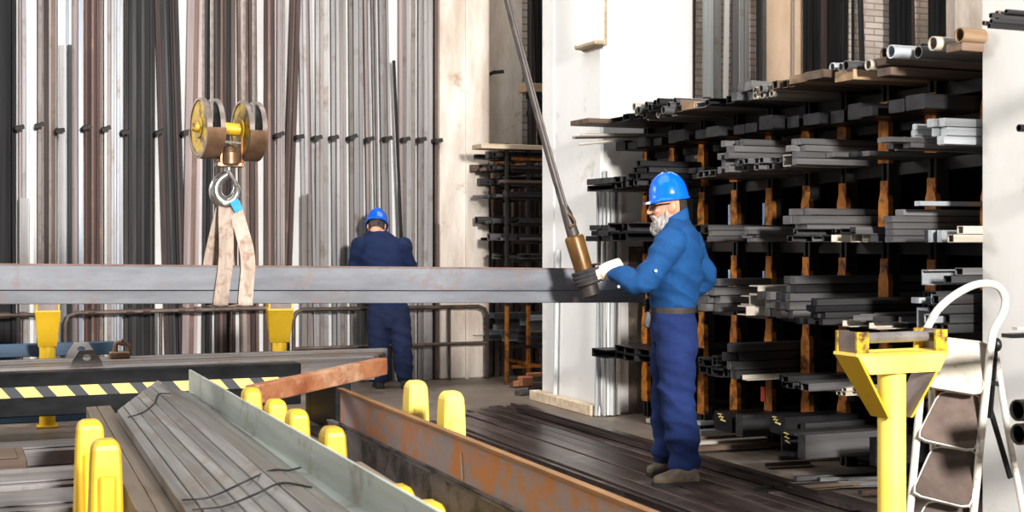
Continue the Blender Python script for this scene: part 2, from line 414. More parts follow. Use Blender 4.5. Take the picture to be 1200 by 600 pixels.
# x0, x1, colours of the bars, lean in metres, description of the bundle
BUN = [
 (-40, 19, ['v_black']*9, 0, 'the black bundle at the left edge'),
 (22.5, 31, ['v_mauve', 'v_grey'], 0, 'the narrow pinkish pair beside the black bundle'),
 (31, 43, ['v_white', 'v_white', 'v_lightgrey'], 0, 'the white trio by the black bundle'),
 (44.5, 65, ['v_taupe', 'v_taupe', 'v_darkbrown', 'v_taupe', 'v_brown'], 0, 'the blotchy taupe bundle'),
 (68, 97, ['v_white', 'v_lightgrey', 'v_blue', 'v_lightgrey', 'v_taupe', 'v_mauve', 'v_blue'], 0, 'the pale bundle with blue bars'),
 (99.5, 120, ['v_red', 'v_darkbrown', 'v_brown', 'v_red', 'v_darkbrown', 'v_brown'], 0, 'the dark red-brown bundle'),
 (122, 143, ['v_lightgrey', 'v_taupe', 'v_grey', 'v_blue', 'v_grey', 'v_blue'], 0, 'the grey-blue bundle left of the black wide one'),
 (146, 182, ['v_darkgrey', 'v_black', 'v_darkgrey', 'v_black', 'v_darkgrey', 'v_black', 'v_darkgrey', 'v_black'], 0, 'the wide black bundle'),
 (186.5, 214, ['v_darkbrown', 'v_darkgrey', 'v_darkgrey', 'v_black', 'v_darkgrey', 'v_darkbrown', 'v_darkgrey'], -.1, 'the leaning charcoal bundle left of the hook'),
 (217.5, 235, ['v_mauve', 'v_mauve', 'v_brown', 'v_mauve'], .06, 'the pink-mauve bundle left of the hook'),
 (239, 251, ['v_darkgrey', 'v_black', 'v_darkgrey'], .03, 'the thin charcoal trio behind the left sheave'),
 (252, 276, ['v_darkbrown', 'v_darkgrey', 'v_brown', 'v_darkbrown', 'v_black', 'v_darkbrown'], 0, 'the dark brown bundle behind the hook'),
 (279.5, 302, ['v_brown', 'v_taupe', 'v_brown', 'v_darkbrown', 'v_brown'], -.03, 'the brown bundle behind the right sheave'),
 (310, 323, ['v_darkbrown', 'v_brown', 'v_darkbrown'], 0, 'the dark brown trio right of the hook'),
 (325, 334, ['v_mauve', 'v_grey', 'v_taupe'], 0, 'the slim greyish trio right of the hook'),
 (335, 347, ['v_darkbrown', 'v_brown', 'v_darkbrown'], .12, 'the leaning dark brown trio'),
 (352.5, 368, ['v_grey', 'v_grey', 'v_mauve', 'v_grey'], -.05, 'the first grey bundle right of the leaning brown trio'),
 (370, 385, ['v_grey', 'v_taupe', 'v_grey'], 0, 'the grey bundle before the third prong'),
 (389, 407, ['v_grey', 'v_grey', 'v_taupe', 'v_grey'], -.02, 'the grey bundle up from the rear worker helmet left'),
 (410, 426, ['v_taupe', 'v_grey', 'v_grey'], -.02, 'the grey bundle left above the rear worker'),
 (429, 436, ['v_mauve', 'v_grey'], -.05, 'the grey pair directly above the rear worker'),
 (438, 444, ['v_grey', 'v_taupe'], -.06, 'the second grey pair above the rear worker'),
 (447, 458, ['v_grey', 'v_taupe', 'v_grey'], -.06, 'the grey trio right above the rear worker'),
 (468, 487, ['v_mauve', 'v_taupe', 'v_grey', 'v_taupe'], 0, 'the taupe bundle right of the leaning black rod'),
 (490.5, 507, ['v_grey', 'v_taupe', 'v_grey', 'v_grey'], 0, 'the last grey bundle before the pillar'),
 (510, 516, ['v_brown', 'v_darkbrown'], 0, 'the thin brown pair against the pillar'),
]
KN = ['channel', 'angle', 'flat', 'tube']
CN = {'v_black': 'black', 'v_darkgrey': 'charcoal', 'v_grey': 'grey', 'v_lightgrey': 'light grey', 'v_blue': 'blue-grey', 'v_brown': 'brown',
      'v_darkbrown': 'dark brown', 'v_red': 'dark red', 'v_mauve': 'mauve', 'v_taupe': 'taupe', 'v_white': 'white'}
for x0, x1, cols, lean, desc in BUN:
    ws = [random.uniform(.7, 1.4) for _ in cols]; tot = sum(ws); x = x0
    for i, (c, w) in enumerate(zip(cols, ws)):
        xa, xb = x, x+(x1-x0)*w/tot; x = xb
        k = random.choice(['channel', 'flat', 'tube', 'angle']) if len(cols) > 2 else 'angle'
        wall_bar(xa-.1, xb+.1, VB+random.uniform(0, .03), k, c, random.uniform(4.6, 6.2), lean+random.uniform(-.006, .006),
                 f"{CN[c]} bar, {ORD[i]} from left in {desc}", 'steel bars standing against the back wall')
# shorter bars whose tops show
for x0, x1, ytop, c, lab in [(23, 34, 232, 'v_grey', 'short grey bar standing in front of the white trio, its top end showing'),
                             (69.5, 76, 52, 'v_grey', 'short grey bar with its top end showing high in the pale bundle'),
                             (80, 85, 52, 'v_darkgrey', 'short charcoal bar with its top end showing high in the pale bundle'),
                             (354, 361, 229, 'v_taupe', 'short taupe bar, left one of a pair ending at mid height'),
                             (361, 366, 227, 'v_taupe', 'short taupe bar, right one of a pair ending at mid height'),
                             (511, 515, 262, 'v_brown', 'short brown bar ending at mid height against the pillar')]:
    zt = on_v((x0+x1)/2, ytop, VB-.06).z
    wall_bar(x0, x1, VB-.065, 'angle', c, zt, 0, lab, 'short steel bars standing against the back wall')
a, b = on_v(461.5, 71, VB-.05), on_v(471, 300, VB-.09)
d = (b-a).normalized(); bb = b+d*((b.z-.01)/-d.z)
bm = B(); section(bm, V((bb.x, VB-.12, .01)), a, 'pipe', .03, .03); solid('steel_rod', bm, 'v_black', 'thin black rod leaning across the grey bars above the rear worker', 'steel bar')
# prongs of the wall rack
for i, (x, y, nb) in enumerate([(19.5, 149, 'between the black bundle and the pinkish pair'), (42.5, 147, 'left of the blotchy taupe bundle'),
             (67, 152, 'left of the pale bundle with blue bars'), (98.5, 149, 'left of the dark red-brown bundle'), (121, 151, 'left of the grey-blue bundle'),
             (144, 154, 'left of the wide black bundle'), (184, 155, 'left of the leaning charcoal bundle'), (216, 155, 'left of the pink-mauve bundle'),
             (325, 158, 'right of the dark brown trio'), (348.5, 160, 'right of the leaning dark brown trio'), (369.5, 161, 'third along from the hook block'),
             (389, 161, 'fourth along from the hook block'), (411, 161, 'fifth along from the hook block'), (431, 163, 'sixth along from the hook block'),
             (452, 162, 'fourth from the plaster pillar'), (473, 163, 'third from the plaster pillar'), (492, 163, 'second from the plaster pillar'), (511, 164, 'nearest the plaster pillar')]):
    p = on_v(x, y, VB-.1); bm = B()
    prism(bm, (p.x, 12.9, p.z-.02), (p.x, VB-.10, p.z), rect(.022, .034))
    prism(bm, (p.x-.012, VB-.115, p.z-.012), (p.x+.062, VB-.115, p.z+random.uniform(.0, .022)), [(-.012, -.02), (.012, -.02), (.012, .012), (-.012, .02)])
    solid('wall_prong', bm, 'rack_black', f'dark prong of the wall rack {nb}', 'prong', 'prongs holding the upright bars apart')

p = on_v(581, 85, 13.0); bm = B(); prism(bm, (p.x-.03, 13.12, p.z-.01), (p.x-.03, 12.95, p.z), rect(.02, .03)); prism(bm, (p.x-.05, 12.96, p.z-.008), (p.x+.07, 12.96, p.z+.008), rect(.02, .035)); solid('wall_hook', bm, 'rack_black', 'small dark hook high on the plaster right of the bar wall', 'hook')
# guard rails before the bars
def guard(label, xs, top, mid, endc):
    VG = 12.5; pl, pr = on_v(xs[0], top[0], VG), on_v(xs[1], top[1], VG)
    t = thing('guard_rail', label, 'rail', (pl.x, VG, 0), 'low pipe rails in front of the upright bars')
    r = .02; k = .09; bm = B(); pts = []
    if endc[0]: pts += [V((pl.x, VG, 0)), V((pl.x, VG, pl.z-k)), V((pl.x+k*.3, VG, pl.z-k*.3)), V((pl.x+k, VG, pl.z))]
    else: pts += [V((pl.x, VG, pl.z))]
    if endc[1]: pts += [V((pr.x-k, VG, pr.z)), V((pr.x-k*.3, VG, pr.z-k*.3)), V((pr.x, VG, pr.z-k)), V((pr.x, VG, 0))]
    else: pts += [V((pr.x, VG, pr.z))]
    tube(bm, pts, r, 10); part('top_rail', bm, 'rail_brown', t, smooth=True)
    if mid:
        bm = B(); tube(bm, [(pl.x, VG, .36), (pr.x, VG, .36)], r*.9); part('lower_rail', bm, 'rail_brown', t, smooth=True)
    for uu in ([pl.x+(pr.x-pl.x)*f for f in (.45, .8)]):
        bm = B(); tube(bm, [(uu, VG+.03, 0), (uu, VG+.03, pl.z)], r*.8); part('post', bm, 'rail_brown', t, smooth=True)
    if not mid:
        for f in (.12, .3, .38, .55, .63, .82):
            u = pl.x+(pr.x-pl.x)*f; bm = B(); tube(bm, [(u-.03, VG, pl.z+(pr.z-pl.z)*f), (u+.03, VG, pl.z+(pr.z-pl.z)*f)], .03, 10); part('coupling', bm, 'rail_brown', t, smooth=True)
guard('low brown pipe rail at the left edge in front of the black bars', (-60, 46), (371, 369), False, (False, False))
guard('low brown pipe rail with couplings, from the left roller stand to the next', (77, 318), (367, 361), False, (True, False))
guard('low double pipe rail behind the rear worker legs, curved at both ends', (344, 571), (363, 359), True, (True, True))

# ================================================================== BACK ALCOVE RACK (between pillars)
AU = 4.92
t = thing('storage_rack', 'small rusty pigeonhole rack in the alcove between plaster pillar and white pillar', 'rack', (5.5, 12.5, 0))
levels = [186, 200, 216, 232, 262, 282, 303, 402]
for x in (594, 619):
    p = on_v(x, 425, 11.95); bm = B(); prism(bm, (p.x, 11.95, 0), (p.x, 11.95, .75), rect(.03, .035)); part('upright', bm, 'rack_orange', t, 'orange rusted lower upright')
    bm = B(); prism(bm, (p.x, 11.95, .75), (p.x, 11.95, 2.3), rect(.03, .035)); part('upright', bm, 'rack_black', t)
    bm = B(); prism(bm, (p.x+.3, 12.95, 0), (p.x+.3, 12.95, 2.3), rect(.05, .05)); part('upright', bm, 'rack_orange', t)
for y in [425]+levels:
    z = on_v(600, y, 12.2).z
    bm = B(); box(bm, (AU+.1, 11.93, z-.03), (6.4, 11.97, z-.002)); box(bm, (AU+.35, 11.97, z-.03), (AU+.39, 12.98, z-.002)); box(bm, (5.9, 11.97, z-.03), (5.94, 12.98, z-.002))
    part('shelf_arm', bm, 'rack_orange' if y in (425, 186) else 'rack_black', t)
cnt = 0
for li, y in enumerate(levels):
    z = on_v(600, y, 12.2).z
    big = y == 402
    n = 20 if big else 8
    yname = ['top', 'second', 'third', 'fourth', 'fifth', 'sixth', 'seventh', 'lowest'][li]
    for i in range(n):
        if big:
            v = 12.62-(i % 4)*.18-random.uniform(0, .04); zz = z+.03+(i//4)*.055; st = AU+(i % 4)*.12+random.uniform(-.05, .1); w = h = .055; k = 'angle'; mt = random.choice(['h_light', 'h_grey', 'h_grey'])
        else:
            v = 12.66-i*.1; h = random.choice([.03, .05, .07]); zz = z+h/2; w = .085; st = AU-.05+random.uniform(-.12, .16)+i*.02; k = random.choice(['flat', 'tube', 'channel', 'flat']); mt = random.choice(['h_dark', 'h_black', 'h_dark', 'h_grey', 'h_brown'])
        bm = B(); section(bm, (st, v, zz), (st+1.9, v, zz), k, w, h)
        nm = {'flat': 'flat_bar', 'tube': 'square_tube', 'channel': 'channel_bar', 'angle': 'angle_bar'}[k]
        where = (f'row {i//4+1} from bottom, ' if big else '')+f'{ORD[i%4 if big else i]} from the wall'
        solid(nm, bm, mt, f"{nm.replace('_',' ')} end, {yname} shelf of alcove rack, {where}", 'steel bar', f'bars on the {yname} shelf of the alcove rack')
for i in range(14):
    u = AU+.12+i*.075; bm = B(); section(bm, (u, 12.74, 0), (u+random.uniform(-.02, .02), 12.78, random.uniform(2.05, 2.25)), random.choice(['flat', 'angle']), .05, .03, up=V((0, -1, 0)))
    solid('flat_bar', bm, random.choice(['v_mauve', 'v_mauve', 'v_taupe', 'beam_rust']), f'brownish upright flat bar, {ORD[i]} from left, standing behind the alcove rack shelves', 'steel bar', 'upright bars behind the alcove rack')
p = on_v(562, 171, 11.9); bm = B(); box(bm, (p.x, 11.85, p.z-.025), (p.x+1.6, 12.1, p.z+.02), .004); solid('timber_board', bm, 'pale_timber', 'thin pale board lying across the top of the alcove rack', 'board')
p = on_v(612, 104, 12.2); bm = B(); box(bm, (p.x, 12.1, p.z-.035), (p.x+1.5, 12.3, p.z+.05), .004); solid('timber_board', bm, 'timber', 'thick brown board on wall arms high above the alcove rack', 'board')
for i in range(3):
    bm = B(); section(bm, (p.x+.02+i*.05, 12.13+i*.06, p.z-.075), (p.x+1.5, 12.13+i*.06, p.z-.075), 'tube', .05, .07)
    solid('square_tube', bm, 'h_black', f'black square tube under the thick brown board in the alcove, {ORD[i]} from front', 'steel bar', 'tubes under the brown board')
bm = B(); box(bm, (p.x+.5, 12.05, p.z-.16), (p.x+.56, 13.26, p.z-.11)); solid('wall_bracket', bm, 'rack_black', 'black wall bracket carrying the thick board high in the alcove', 'bracket')
for x0, x1, c, lean, lab in [(619.5, 623, 'v_darkgrey', 0, 'slim grey bar standing high in the alcove, left of the black ones'), (623.5, 628, 'v_darkbrown', .02, 'dark brown bar standing in the alcove right of the slim grey bar'),
                       (632, 637, 'v_black', -.12, 'first leaning black bar in the alcove behind the boards'), (637.5, 643, 'v_black', -.1, 'second leaning black bar in the alcove behind the boards'), (643.5, 648, 'v_darkbrown', -.08, 'leaning dark brown bar in the alcove beside the black ones'), (648.5, 656, 'v_black', -.03, 'black bar in the alcove nearest the white pillar')]:
    wall_bar(x0, x1, 12.98+random.uniform(0, .1), 'channel', c, 5.2, lean, lab, 'tall bars standing in the alcove')
# scrap on the floor by the alcove
for i, (x, y, L, mt) in enumerate([(600, 452, .9, 'h_grey'), (612, 447, .8, 'h_brown'), (622, 456, .7, 'h_dark'), (606, 461, .8, 'h_grey')]):
    p = on_z(x, y, .02); bm = B(); section(bm, (p.x, p.y, .02), (p.x+L, p.y+.12, .02), 'flat', .09, .035)
    solid('flat_bar', bm, mt, ['short grey offcut on the floor before the alcove rack, left one', 'short brown offcut on the floor deepest into the alcove', 'short dark offcut on the floor before the alcove, right one', 'short grey offcut nearest the long floor bars'][i], 'steel bar', 'offcuts on the floor by the alcove')
p = on_z(605, 458, .0); bm = B(); box(bm, (p.x+.03, p.y-.05, .04), (p.x+.15, p.y+.05, .13), .01); box(bm, (p.x-.03, p.y-.02, .04), (p.x+.04, p.y+.02, .09), .005); box(bm, (p.x+.1, p.y-.03, .12), (p.x+.26, p.y+.02, .16), .005); solid('scrap_iron', bm, 'rust', 'small rusty iron lump on the offcuts before the alcove rack', 'scrap')

# ================================================================== BARS HIGH BEHIND THE BIG RACK
for x0, x1, kind, c, lean, lab in [
 (809, 814, 'flat', 'v_darkbrown', .04, 'dark brown bar against the brick, just right of the white pillar'),
 (825, 836, 'channel', 'v_galv', 0, 'left wide galvanised channel against the brick wall'), (836.5, 845, 'channel', 'v_lightgrey', 0, 'right light grey channel of the galvanised pair'),
 (848, 853, 'tube', 'v_white', .05, 'slim white tube leaning against the brick beside the galvanised channels'),
 (859, 866, 'channel', 'v_grey', 0, 'grey channel on the brick, left of a pair'), (866.5, 872, 'flat', 'v_lightgrey', 0, 'light grey flat bar between two grey channels on the brick'), (872.5, 878, 'channel', 'v_grey', 0, 'grey channel on the brick, right of a light flat bar'),
 (888, 894, 'angle', 'v_darkgrey', 0, 'left charcoal angle before the brown pier'), (894.5, 900, 'angle', 'v_grey', 0, 'right grey angle before the brown pier'),
 (929, 931, 'pipe', 'v_taupe', .02, 'hairline pipe on the brown pier'),
 (943, 947, 'flat', 'v_black', 0, 'slim black bar at the right edge of the brown pier'), (947.5, 952, 'flat', 'v_black', 0, 'second slim black bar at the right edge of the brown pier'),
 (954, 962, 'channel', 'v_black', 0, 'first bar in the wide black bundle on the brick'), (962, 970, 'flat', 'v_darkbrown', 0, 'second bar in the wide black bundle on the brick'), (970, 978, 'channel', 'v_black', .02, 'third bar in the wide black bundle on the brick'), (978, 986, 'angle', 'v_black', .02, 'fourth bar in the wide black bundle on the brick'), (986, 993, 'flat', 'v_black', .03, 'fifth bar in the wide black bundle on the brick'),
 (999, 1002, 'pipe', 'v_black', 0, 'thin black pipe standing alone on the bright brick'),
 (1012, 1017, 'flat', 'v_darkgrey', -.12, 'charcoal bar leaning across the bright brick'),
 (1044, 1052, 'channel', 'v_black', 0, 'first bar in the right black bundle on the brick'), (1052, 1061, 'flat', 'v_black', 0, 'second bar in the right black bundle on the brick'), (1061, 1069, 'channel', 'v_black', -.02, 'third bar in the right black bundle on the brick'), (1070, 1078, 'angle', 'v_darkbrown', -.1, 'leaning dark brown bar at the end of the right black bundle'),
 (1090, 1098, 'channel', 'v_black', 0, 'left bar of the black pair by the far white pier'), (1098, 1109, 'flat', 'v_black', 0, 'right bar of the black pair by the far white pier')]:
    wall_bar(x0, x1, (12.98 if x0 < 1085 else 12.7)+random.uniform(0, .05), kind, c, 6.0, lean, lab, 'tall bars standing behind the big rack')

# ================================================================== BIG PIGEONHOLE RACK
RU = 5.1
VS = [9.40, 8.97, 8.54, 8.10, 7.67, 7.25, 6.87, 6.47, 6.06, 5.62]
LV = {6: 2.255, 5: 1.80, 4: 1.37, 3: .915, 2: .50, 1: .12}
rack = thing('storage_rack', 'tall orange and black pigeonhole rack full of steel between two white pillars', 'rack', (7, 7.4, 0))
def zl(l, v): return LV[l]+((9.4-v)*.028-.05 if l == 5 else 0)
for v in VS:
    bm = B(); prism(bm, (RU+.03, v, 0), (RU+.03, v, 2.36), ibeam(.085, .07, .02), up=V((0, 1, 0)))
    gus = []
    for l in (1, 2, 3, 4, 5):
        col_bm = bm; bm = B(); gus.append(bm)
        z0 = zl(l, v); z1 = zl(l+1, v)-.03
        prism(bm, (RU-.015, v, z0), (RU-.015, v, z0+.36), rect(.012, .07), up=V((0, 1, 0)))
        # tapered gusset
        q = [(-.05, z0), (.05, z0), (.045, z0+.24), (.02, z0+.32), (-.02, z0+.32), (-.045, z0+.24)]
        A = [bm.verts.new((RU-.025, v+a, z)) for a, z in q]; C = [bm.verts.new((RU+.01, v+a, z)) for a, z in q]
        for i in range(6): bm.faces.new((A[i], A[(i+1) % 6], C[(i+1) % 6], C[i]))
        bm.faces.new(A[::-1]); bm.faces.new(C); bm = col_bm
    box(bm, (RU-.02, v-.04, 2.36), (RU+.06, v+.04, 2.42), .015)
    part('upright', bm, 'rack_black', rack)  # columns coloured black for the shade under each shelf
    for g_ in gus: part('gusset', g_, 'rack_orange', rack, 'orange rust-streaked gusset')
for v, l in ((8.10, 4), (8.10, 3), (7.67, 4), (7.67, 3)):
    bm = B(); box(bm, (RU-.03, v+.035, zl(l, v)+.1), (RU-.026, v+.06, zl(l, v)+.26)); part('sticker', bm, 'blue_mark', rack, 'small blue and white sticker')
bm = B(); box(bm, (RU-.03, 7.7, .3), (RU-.026, 7.75, .4)); part('sticker', bm, 'red_mark', rack, 'small red sticker')
for l in LV:
    for u in (RU+.08, 7.6, 9.0):
        bm = B(); prism(bm, (u, 9.5, zl(l, 9.5)-.036), (u, 5.42, zl(l, 5.42)-.036), rect(.07, .068)); part('shelf_arm', bm, 'rack_black', rack)
    bm = B(); a, b = zl(l, 9.5), zl(l, 5.42)
    vs = [bm.verts.new(p) for p in ((RU+.14, 9.5, a-.005), (RU+.14, 5.42, b-.005), (9.2, 5.42, b-.005), (9.2, 9.5, a-.005), (RU+.14, 9.5, a-.03), (RU+.14, 5.42, b-.03), (9.2, 5.42, b-.03), (9.2, 9.5, a-.03))]
    for f in ((0, 1, 2, 3), (7, 6, 5, 4), (0, 4, 5, 1), (1, 5, 6, 2), (2, 6, 7, 3), (3, 7, 4, 0)): bm.faces.new([vs[i] for i in f])
    part('shade_deck', bm, 'rack_black', rack)  # solid deck added to keep the gaps between shelves dark
for u in (7.6, 9.0):
    for v in (9.4, 7.4, 5.5):
        bm = B(); box(bm, (u-.05, v-.05, 0), (u+.05, v+.05, 2.24)); part('rear_post', bm, 'rack_black', rack)
bm = B(); box(bm, (5.7, 9.50, .1), (9.2, 9.52, 2.1)); part('shade_end_panel', bm, 'rack_black', rack)  # added dark sheet, keeps lit wall out of the rack gaps
bm = B(); box(bm, (9.2, 5.42, .1), (9.24, 9.52, 2.2)); part('shade_rear_panel', bm, 'rack_black', rack)  # added dark sheet closing the far end so the gaps stay black

NMK = {'bar': 'square_bar', 'tube': 'square_tube', 'pipe': 'round_pipe', 'flat': 'flat_bar', 'angle': 'angle_bar', 'channel': 'channel_bar', 'channel_back': 'channel_bar', 'ibeam': 'steel_joist', 'timber': 'timber_beam'}
LNAME = {6: 'top shelf', 5: 'second shelf', 4: 'third shelf', 3: 'fourth shelf', 2: 'fifth shelf', 1: 'floor shelf'}
CNM = {'h_black': 'black', 'h_dark': 'dark', 'h_grey': 'grey', 'h_light': 'bright', 'h_brown': 'brown', 'h_pale': 'pale', 'timber': 'brown', 'pale_timber': 'pale'}
BARCOUNT = 0
def stack(l, x0, x1, yt, yb, cols, rows, kind, mats, where, L=2.6, uE=4.62, jit=.05, z0=None, full=1.0):
    """a stack of bars whose ends face the aisle; x0..x1 span of the ends, yt..yb height as seen"""
    global BARCOUNT
    where = where.replace(' the ', ' ')
    a = on_u(x0, yb, uE); b = on_u(x1, yb, uE); top = on_u(x0, yt, uE)
    zb = (zl(l, a.y) if z0 is None else z0); H = top.z-a.z
    w = (a.y-b.y)/cols; h = H/rows
    for r in range(rows):
        for c in range(cols):
            if full < 1 and r > 0 and random.random() > full: continue
            v = a.y-(c+.5)*w; z = zb+(r+.5)*h+.001
            u = uE+random.uniform(-jit, jit)
            mt = mats if isinstance(mats, str) else random.choice(mats)
            bm = B()
            kk = 'flat' if kind == 'timber' else kind
            dz = (zl(5, v-.0)-zl(5, v))
            section(bm, (u, v, z), (u+L, v, z), kk, w*.95, h*.95)
            pos = []
            if rows > 1: pos.append('bottom row' if r == 0 else ('top row' if r == rows-1 else f'{ORD[r]} row'))
            if cols > 1: pos.append(f'{ORD[c]} from left')
            ps = (', '+', '.join(pos)) if pos else ''
            kn = NMK[kind].replace('_', ' ')
            for lb in (f"{CNM[mt]} {kn} {where}, {LNAME[l]}{ps}", f"{kn} {where}, {LNAME[l]}{ps}", f"{kn.split()[0] if kind in ('flat', 'angle', 'channel') else kn.split()[1]} {where}, {LNAME[l]}{ps}"):
                if len(lb.split()) <= 16: break
            solid(NMK[kind], bm, mt, lb, 'timber' if kind == 'timber' else 'steel bar', f'bars {where}, {LNAME[l]}')
            BARCOUNT += 1
HD = ['h_dark', 'h_dark', 'h_black']; HG = ['h_grey', 'h_dark', 'h_grey']; GG = 'h_grey'
# top shelf
stack(6, 668, 690, 141, 147, 1, 1, 'flat', 'h_brown', 'jutting farthest left over the white pillar', 3.2, 4.45, 0)
stack(6, 703, 731, 135.5, 142, 1, 1, 'channel', 'h_dark', 'in the leftmost pigeonhole')
stack(6, 731, 748, 133, 141, 2, 1, 'tube', HD, 'beside the leftmost channel')
stack(6, 746, 790, 122, 137, 9, 3, 'pipe', ['h_grey', 'h_pale', 'h_dark'], 'in the heap of thin pipes', jit=.09)
stack(6, 789, 803, 118, 132, 2, 2, 'angle', ['h_brown', 'h_dark'], 'beside the heap of thin pipes')
stack(6, 800, 815, 115, 124, 1, 1, 'timber', 'timber', 'on the left end of the stock', 1.6)
stack(6, 815, 828, 119, 126, 1, 1, 'tube', 'h_light', 'right of the brown timber', 1.5)
stack(6, 828, 843, 118, 125, 2, 1, 'channel', HD, 'left of the black square tube', z0=2.26)
stack(6, 846, 856, 107, 117, 1, 1, 'tube', 'h_dark', 'standing alone with a blunt black end')
stack(6, 862, 884, 95, 116, 3, 2, 'bar', 'h_grey', 'in the grey block at the middle', 1.9)
stack(6, 884, 905, 99, 111, 4, 2, 'pipe', ['h_grey', 'h_pale'], 'in the small pipes right of the grey block')
stack(6, 905, 926, 94, 104, 3, 1, 'tube', ['h_pale', 'h_brown'], 'just left of the long timber', z0=2.29)
stack(6, 926, 972, 90, 100, 2, 1, 'timber', ['timber', 'h_brown'], 'with a square end', 2.6, z0=2.30)
stack(6, 980, 1003, 93, 106, 1, 1, 'timber', 'timber', 'nearest the aisle', 2.6, z0=2.27, uE=4.66)
# stepped back top stock: pipes higher on cross battens
def pipe_px(x, y, D, Y, L, mat, label, name='round_pipe', kind='pipe', cat='pipe'):
    p = P(x, y, Y); bm = B(); section(bm, p, p+V((L, 0, 0)), kind, D, D); return solid(name, bm, mat, label, cat, 'pipes heaped on the top shelf', smooth=(kind == 'pipe'), angle=40)
for i, (x, y, D, mt) in enumerate([(975, 79, .055, 'h_light'), (985, 78.5, .05, 'h_light'), (991, 77, .06, 'h_grey'), (1017, 76, .06, 'h_pale')]):
    pipe_px(x, y, D, 7.75-.12*i, 2.2, mt, ['bright pipe end, leftmost of the four low pipes on the top shelf', 'bright pipe end, second of the four low pipes on the top shelf', 'grey pipe, third of the four low pipes on the top shelf', 'pale pipe end, last of the four low pipes on the top shelf'][i])
for x, y, D, Y, mt, lab in [(1036, 63, .075, 7.5, 'h_brown', 'brown round log end left of the bright pipe on the top shelf'), (1044, 60.5, .075, 7.2, 'h_light', 'bright wide pipe in the middle of the top shelf heap'),
                    (1076, 61, .065, 7.0, 'h_grey', 'grey pipe right behind the bright wide pipe on the top shelf'), (1081, 56, .05, 7.1, 'h_dark', 'small dark pipe peeping over the grey pipe on the top shelf'),
                    (1093, 51, .075, 6.85, 'h_pale', 'beige wide pipe near the right end of the top shelf'), (1124, 41, .075, 6.7, 'timber', 'brown round pole highest at the right end of the top shelf')]:
    pipe_px(x, y, D, Y, 2.2, mt, lab)
for x, y, Y, lab in [(1030, 72, 7.35, 'brown batten carrying the bright wide pipe on the top shelf'), (1118, 55, 6.75, 'brown batten under the highest pole on the top shelf'), (1036, 84, 7.25, 'dark batten under the pipes on the top shelf')]:
    p = P(x, y, Y); bm = B(); box(bm, (p.x, p.y-.06, p.z-.025), (p.x+2.2, p.y+.06, p.z+.02), .004); solid('timber_batten', bm, 'h_brown', lab, 'timber', 'battens on the top shelf')
# thin drooping rods
for i, (xa, ya, mt) in enumerate([(671, 161, 'h_pale'), (678, 169, 'h_pale'), (680, 158, 'h_pale')]):
    a = on_u(xa, ya, 4.45); b = V((6.4, a.y-.3, 2.25)); bm = B(); tube(bm, [a, V((5.2, a.y-.12, 2.19)), b], .012, 8)
    solid('steel_rod', bm, mt, ['pale thin rod drooping left below the top shelf, middle one of three', 'pale thin rod drooping lowest below the top shelf', 'pale thin rod drooping below the top shelf, uppermost of three'][i], 'steel rod', 'thin rods drooping under the top shelf', smooth=True)
i = 0
for va, vb in zip(VS, VS[1:]):
    for sg in (1, -1):
        v = (va+vb)/2+sg*.085; w_ = random.uniform(.12, .165); h_ = random.uniform(.05, .09); uu = random.uniform(4.68, 4.86); bm = B(); section(bm, (uu, v, 2.07+h_/2), (uu+2.6, v, 2.07+h_/2), 'flat', w_, h_)
        solid('wide_bar', bm, random.choice(['h_black', 'h_black', 'h_black', 'h_dark']), f'wide dark bar just under the top shelf, {ORD[i]} from the white pillar', 'steel bar', 'wide bars under the top shelf'); i += 1
for u in (RU+.08, 7.0):
    bm = B(); prism(bm, (u, 9.5, 2.045), (u, 5.42, 2.045), rect(.06, .048)); part('shelf_arm', bm, 'rack_black', rack)
# second shelf
stack(5, 686, 713, 215, 222, 1, 1, 'channel', 'h_dark', 'jutting lowest at the far left', 2.6, 4.55)
stack(5, 687, 716, 208, 215, 1, 1, 'flat', 'h_dark', 'on top of the far left channel', 2.6, 4.55, 0, z0=1.80)
stack(5, 717, 734, 203, 217, 2, 2, 'tube', HD, 'in the small pile right of the far left channel')
stack(5, 734, 749, 201, 217, 3, 2, 'angle', HD, 'in the ragged pile left of the dark block')
stack(5, 747, 757, 187, 216, 2, 4, 'tube', HD, 'in the dark block above the blue helmet')
stack(5, 805, 822, 197, 210, 2, 2, 'flat', HD, 'in the low pile right of the blue helmet')
stack(5, 823, 846, 205, 213, 3, 1, 'tube', HG, 'in the single row left of the ragged stack', z0=1.79)
stack(5, 850, 870, 161, 200, 4, 5, 'bar', GG, 'in the tall ragged stack', .9, jit=.1, full=.9)
stack(5, 872, 908, 184, 198, 6, 2, 'tube', GG, 'in the low pieces beside the tall ragged stack', 1.4, jit=.08)
stack(5, 910, 920, 178, 193, 1, 1, 'channel', 'h_pale', 'with a pale end before the long grey stack', .9)
stack(5, 925, 937, 159, 190, 2, 4, 'bar', GG, 'in the long grey stack at the middle', 2.6)
stack(5, 960, 1000, 186, 192, 4, 1, 'flat', ['h_grey', 'h_dark'], 'lying loose at the foot of the long grey stack', .7, 4.5, .12)
stack(5, 1035, 1062, 181, 193, 3, 2, 'flat', ['h_grey', 'h_dark'], 'lying loose right of the long grey stack', 1.0, 4.5, .12)
stack(5, 1051, 1063, 161, 172, 3, 1, 'tube', 'h_light', 'in the small bright row left of the galvanised stack', .9)
stack(5, 1065, 1081, 142, 170, 4, 4, 'bar', 'h_light', 'in the bright galvanised stack', .8, full=.9)
stack(5, 1095, 1112, 137, 168, 2, 3, 'bar', 'h_light', 'in the bright big bars at the right end', 1.2)
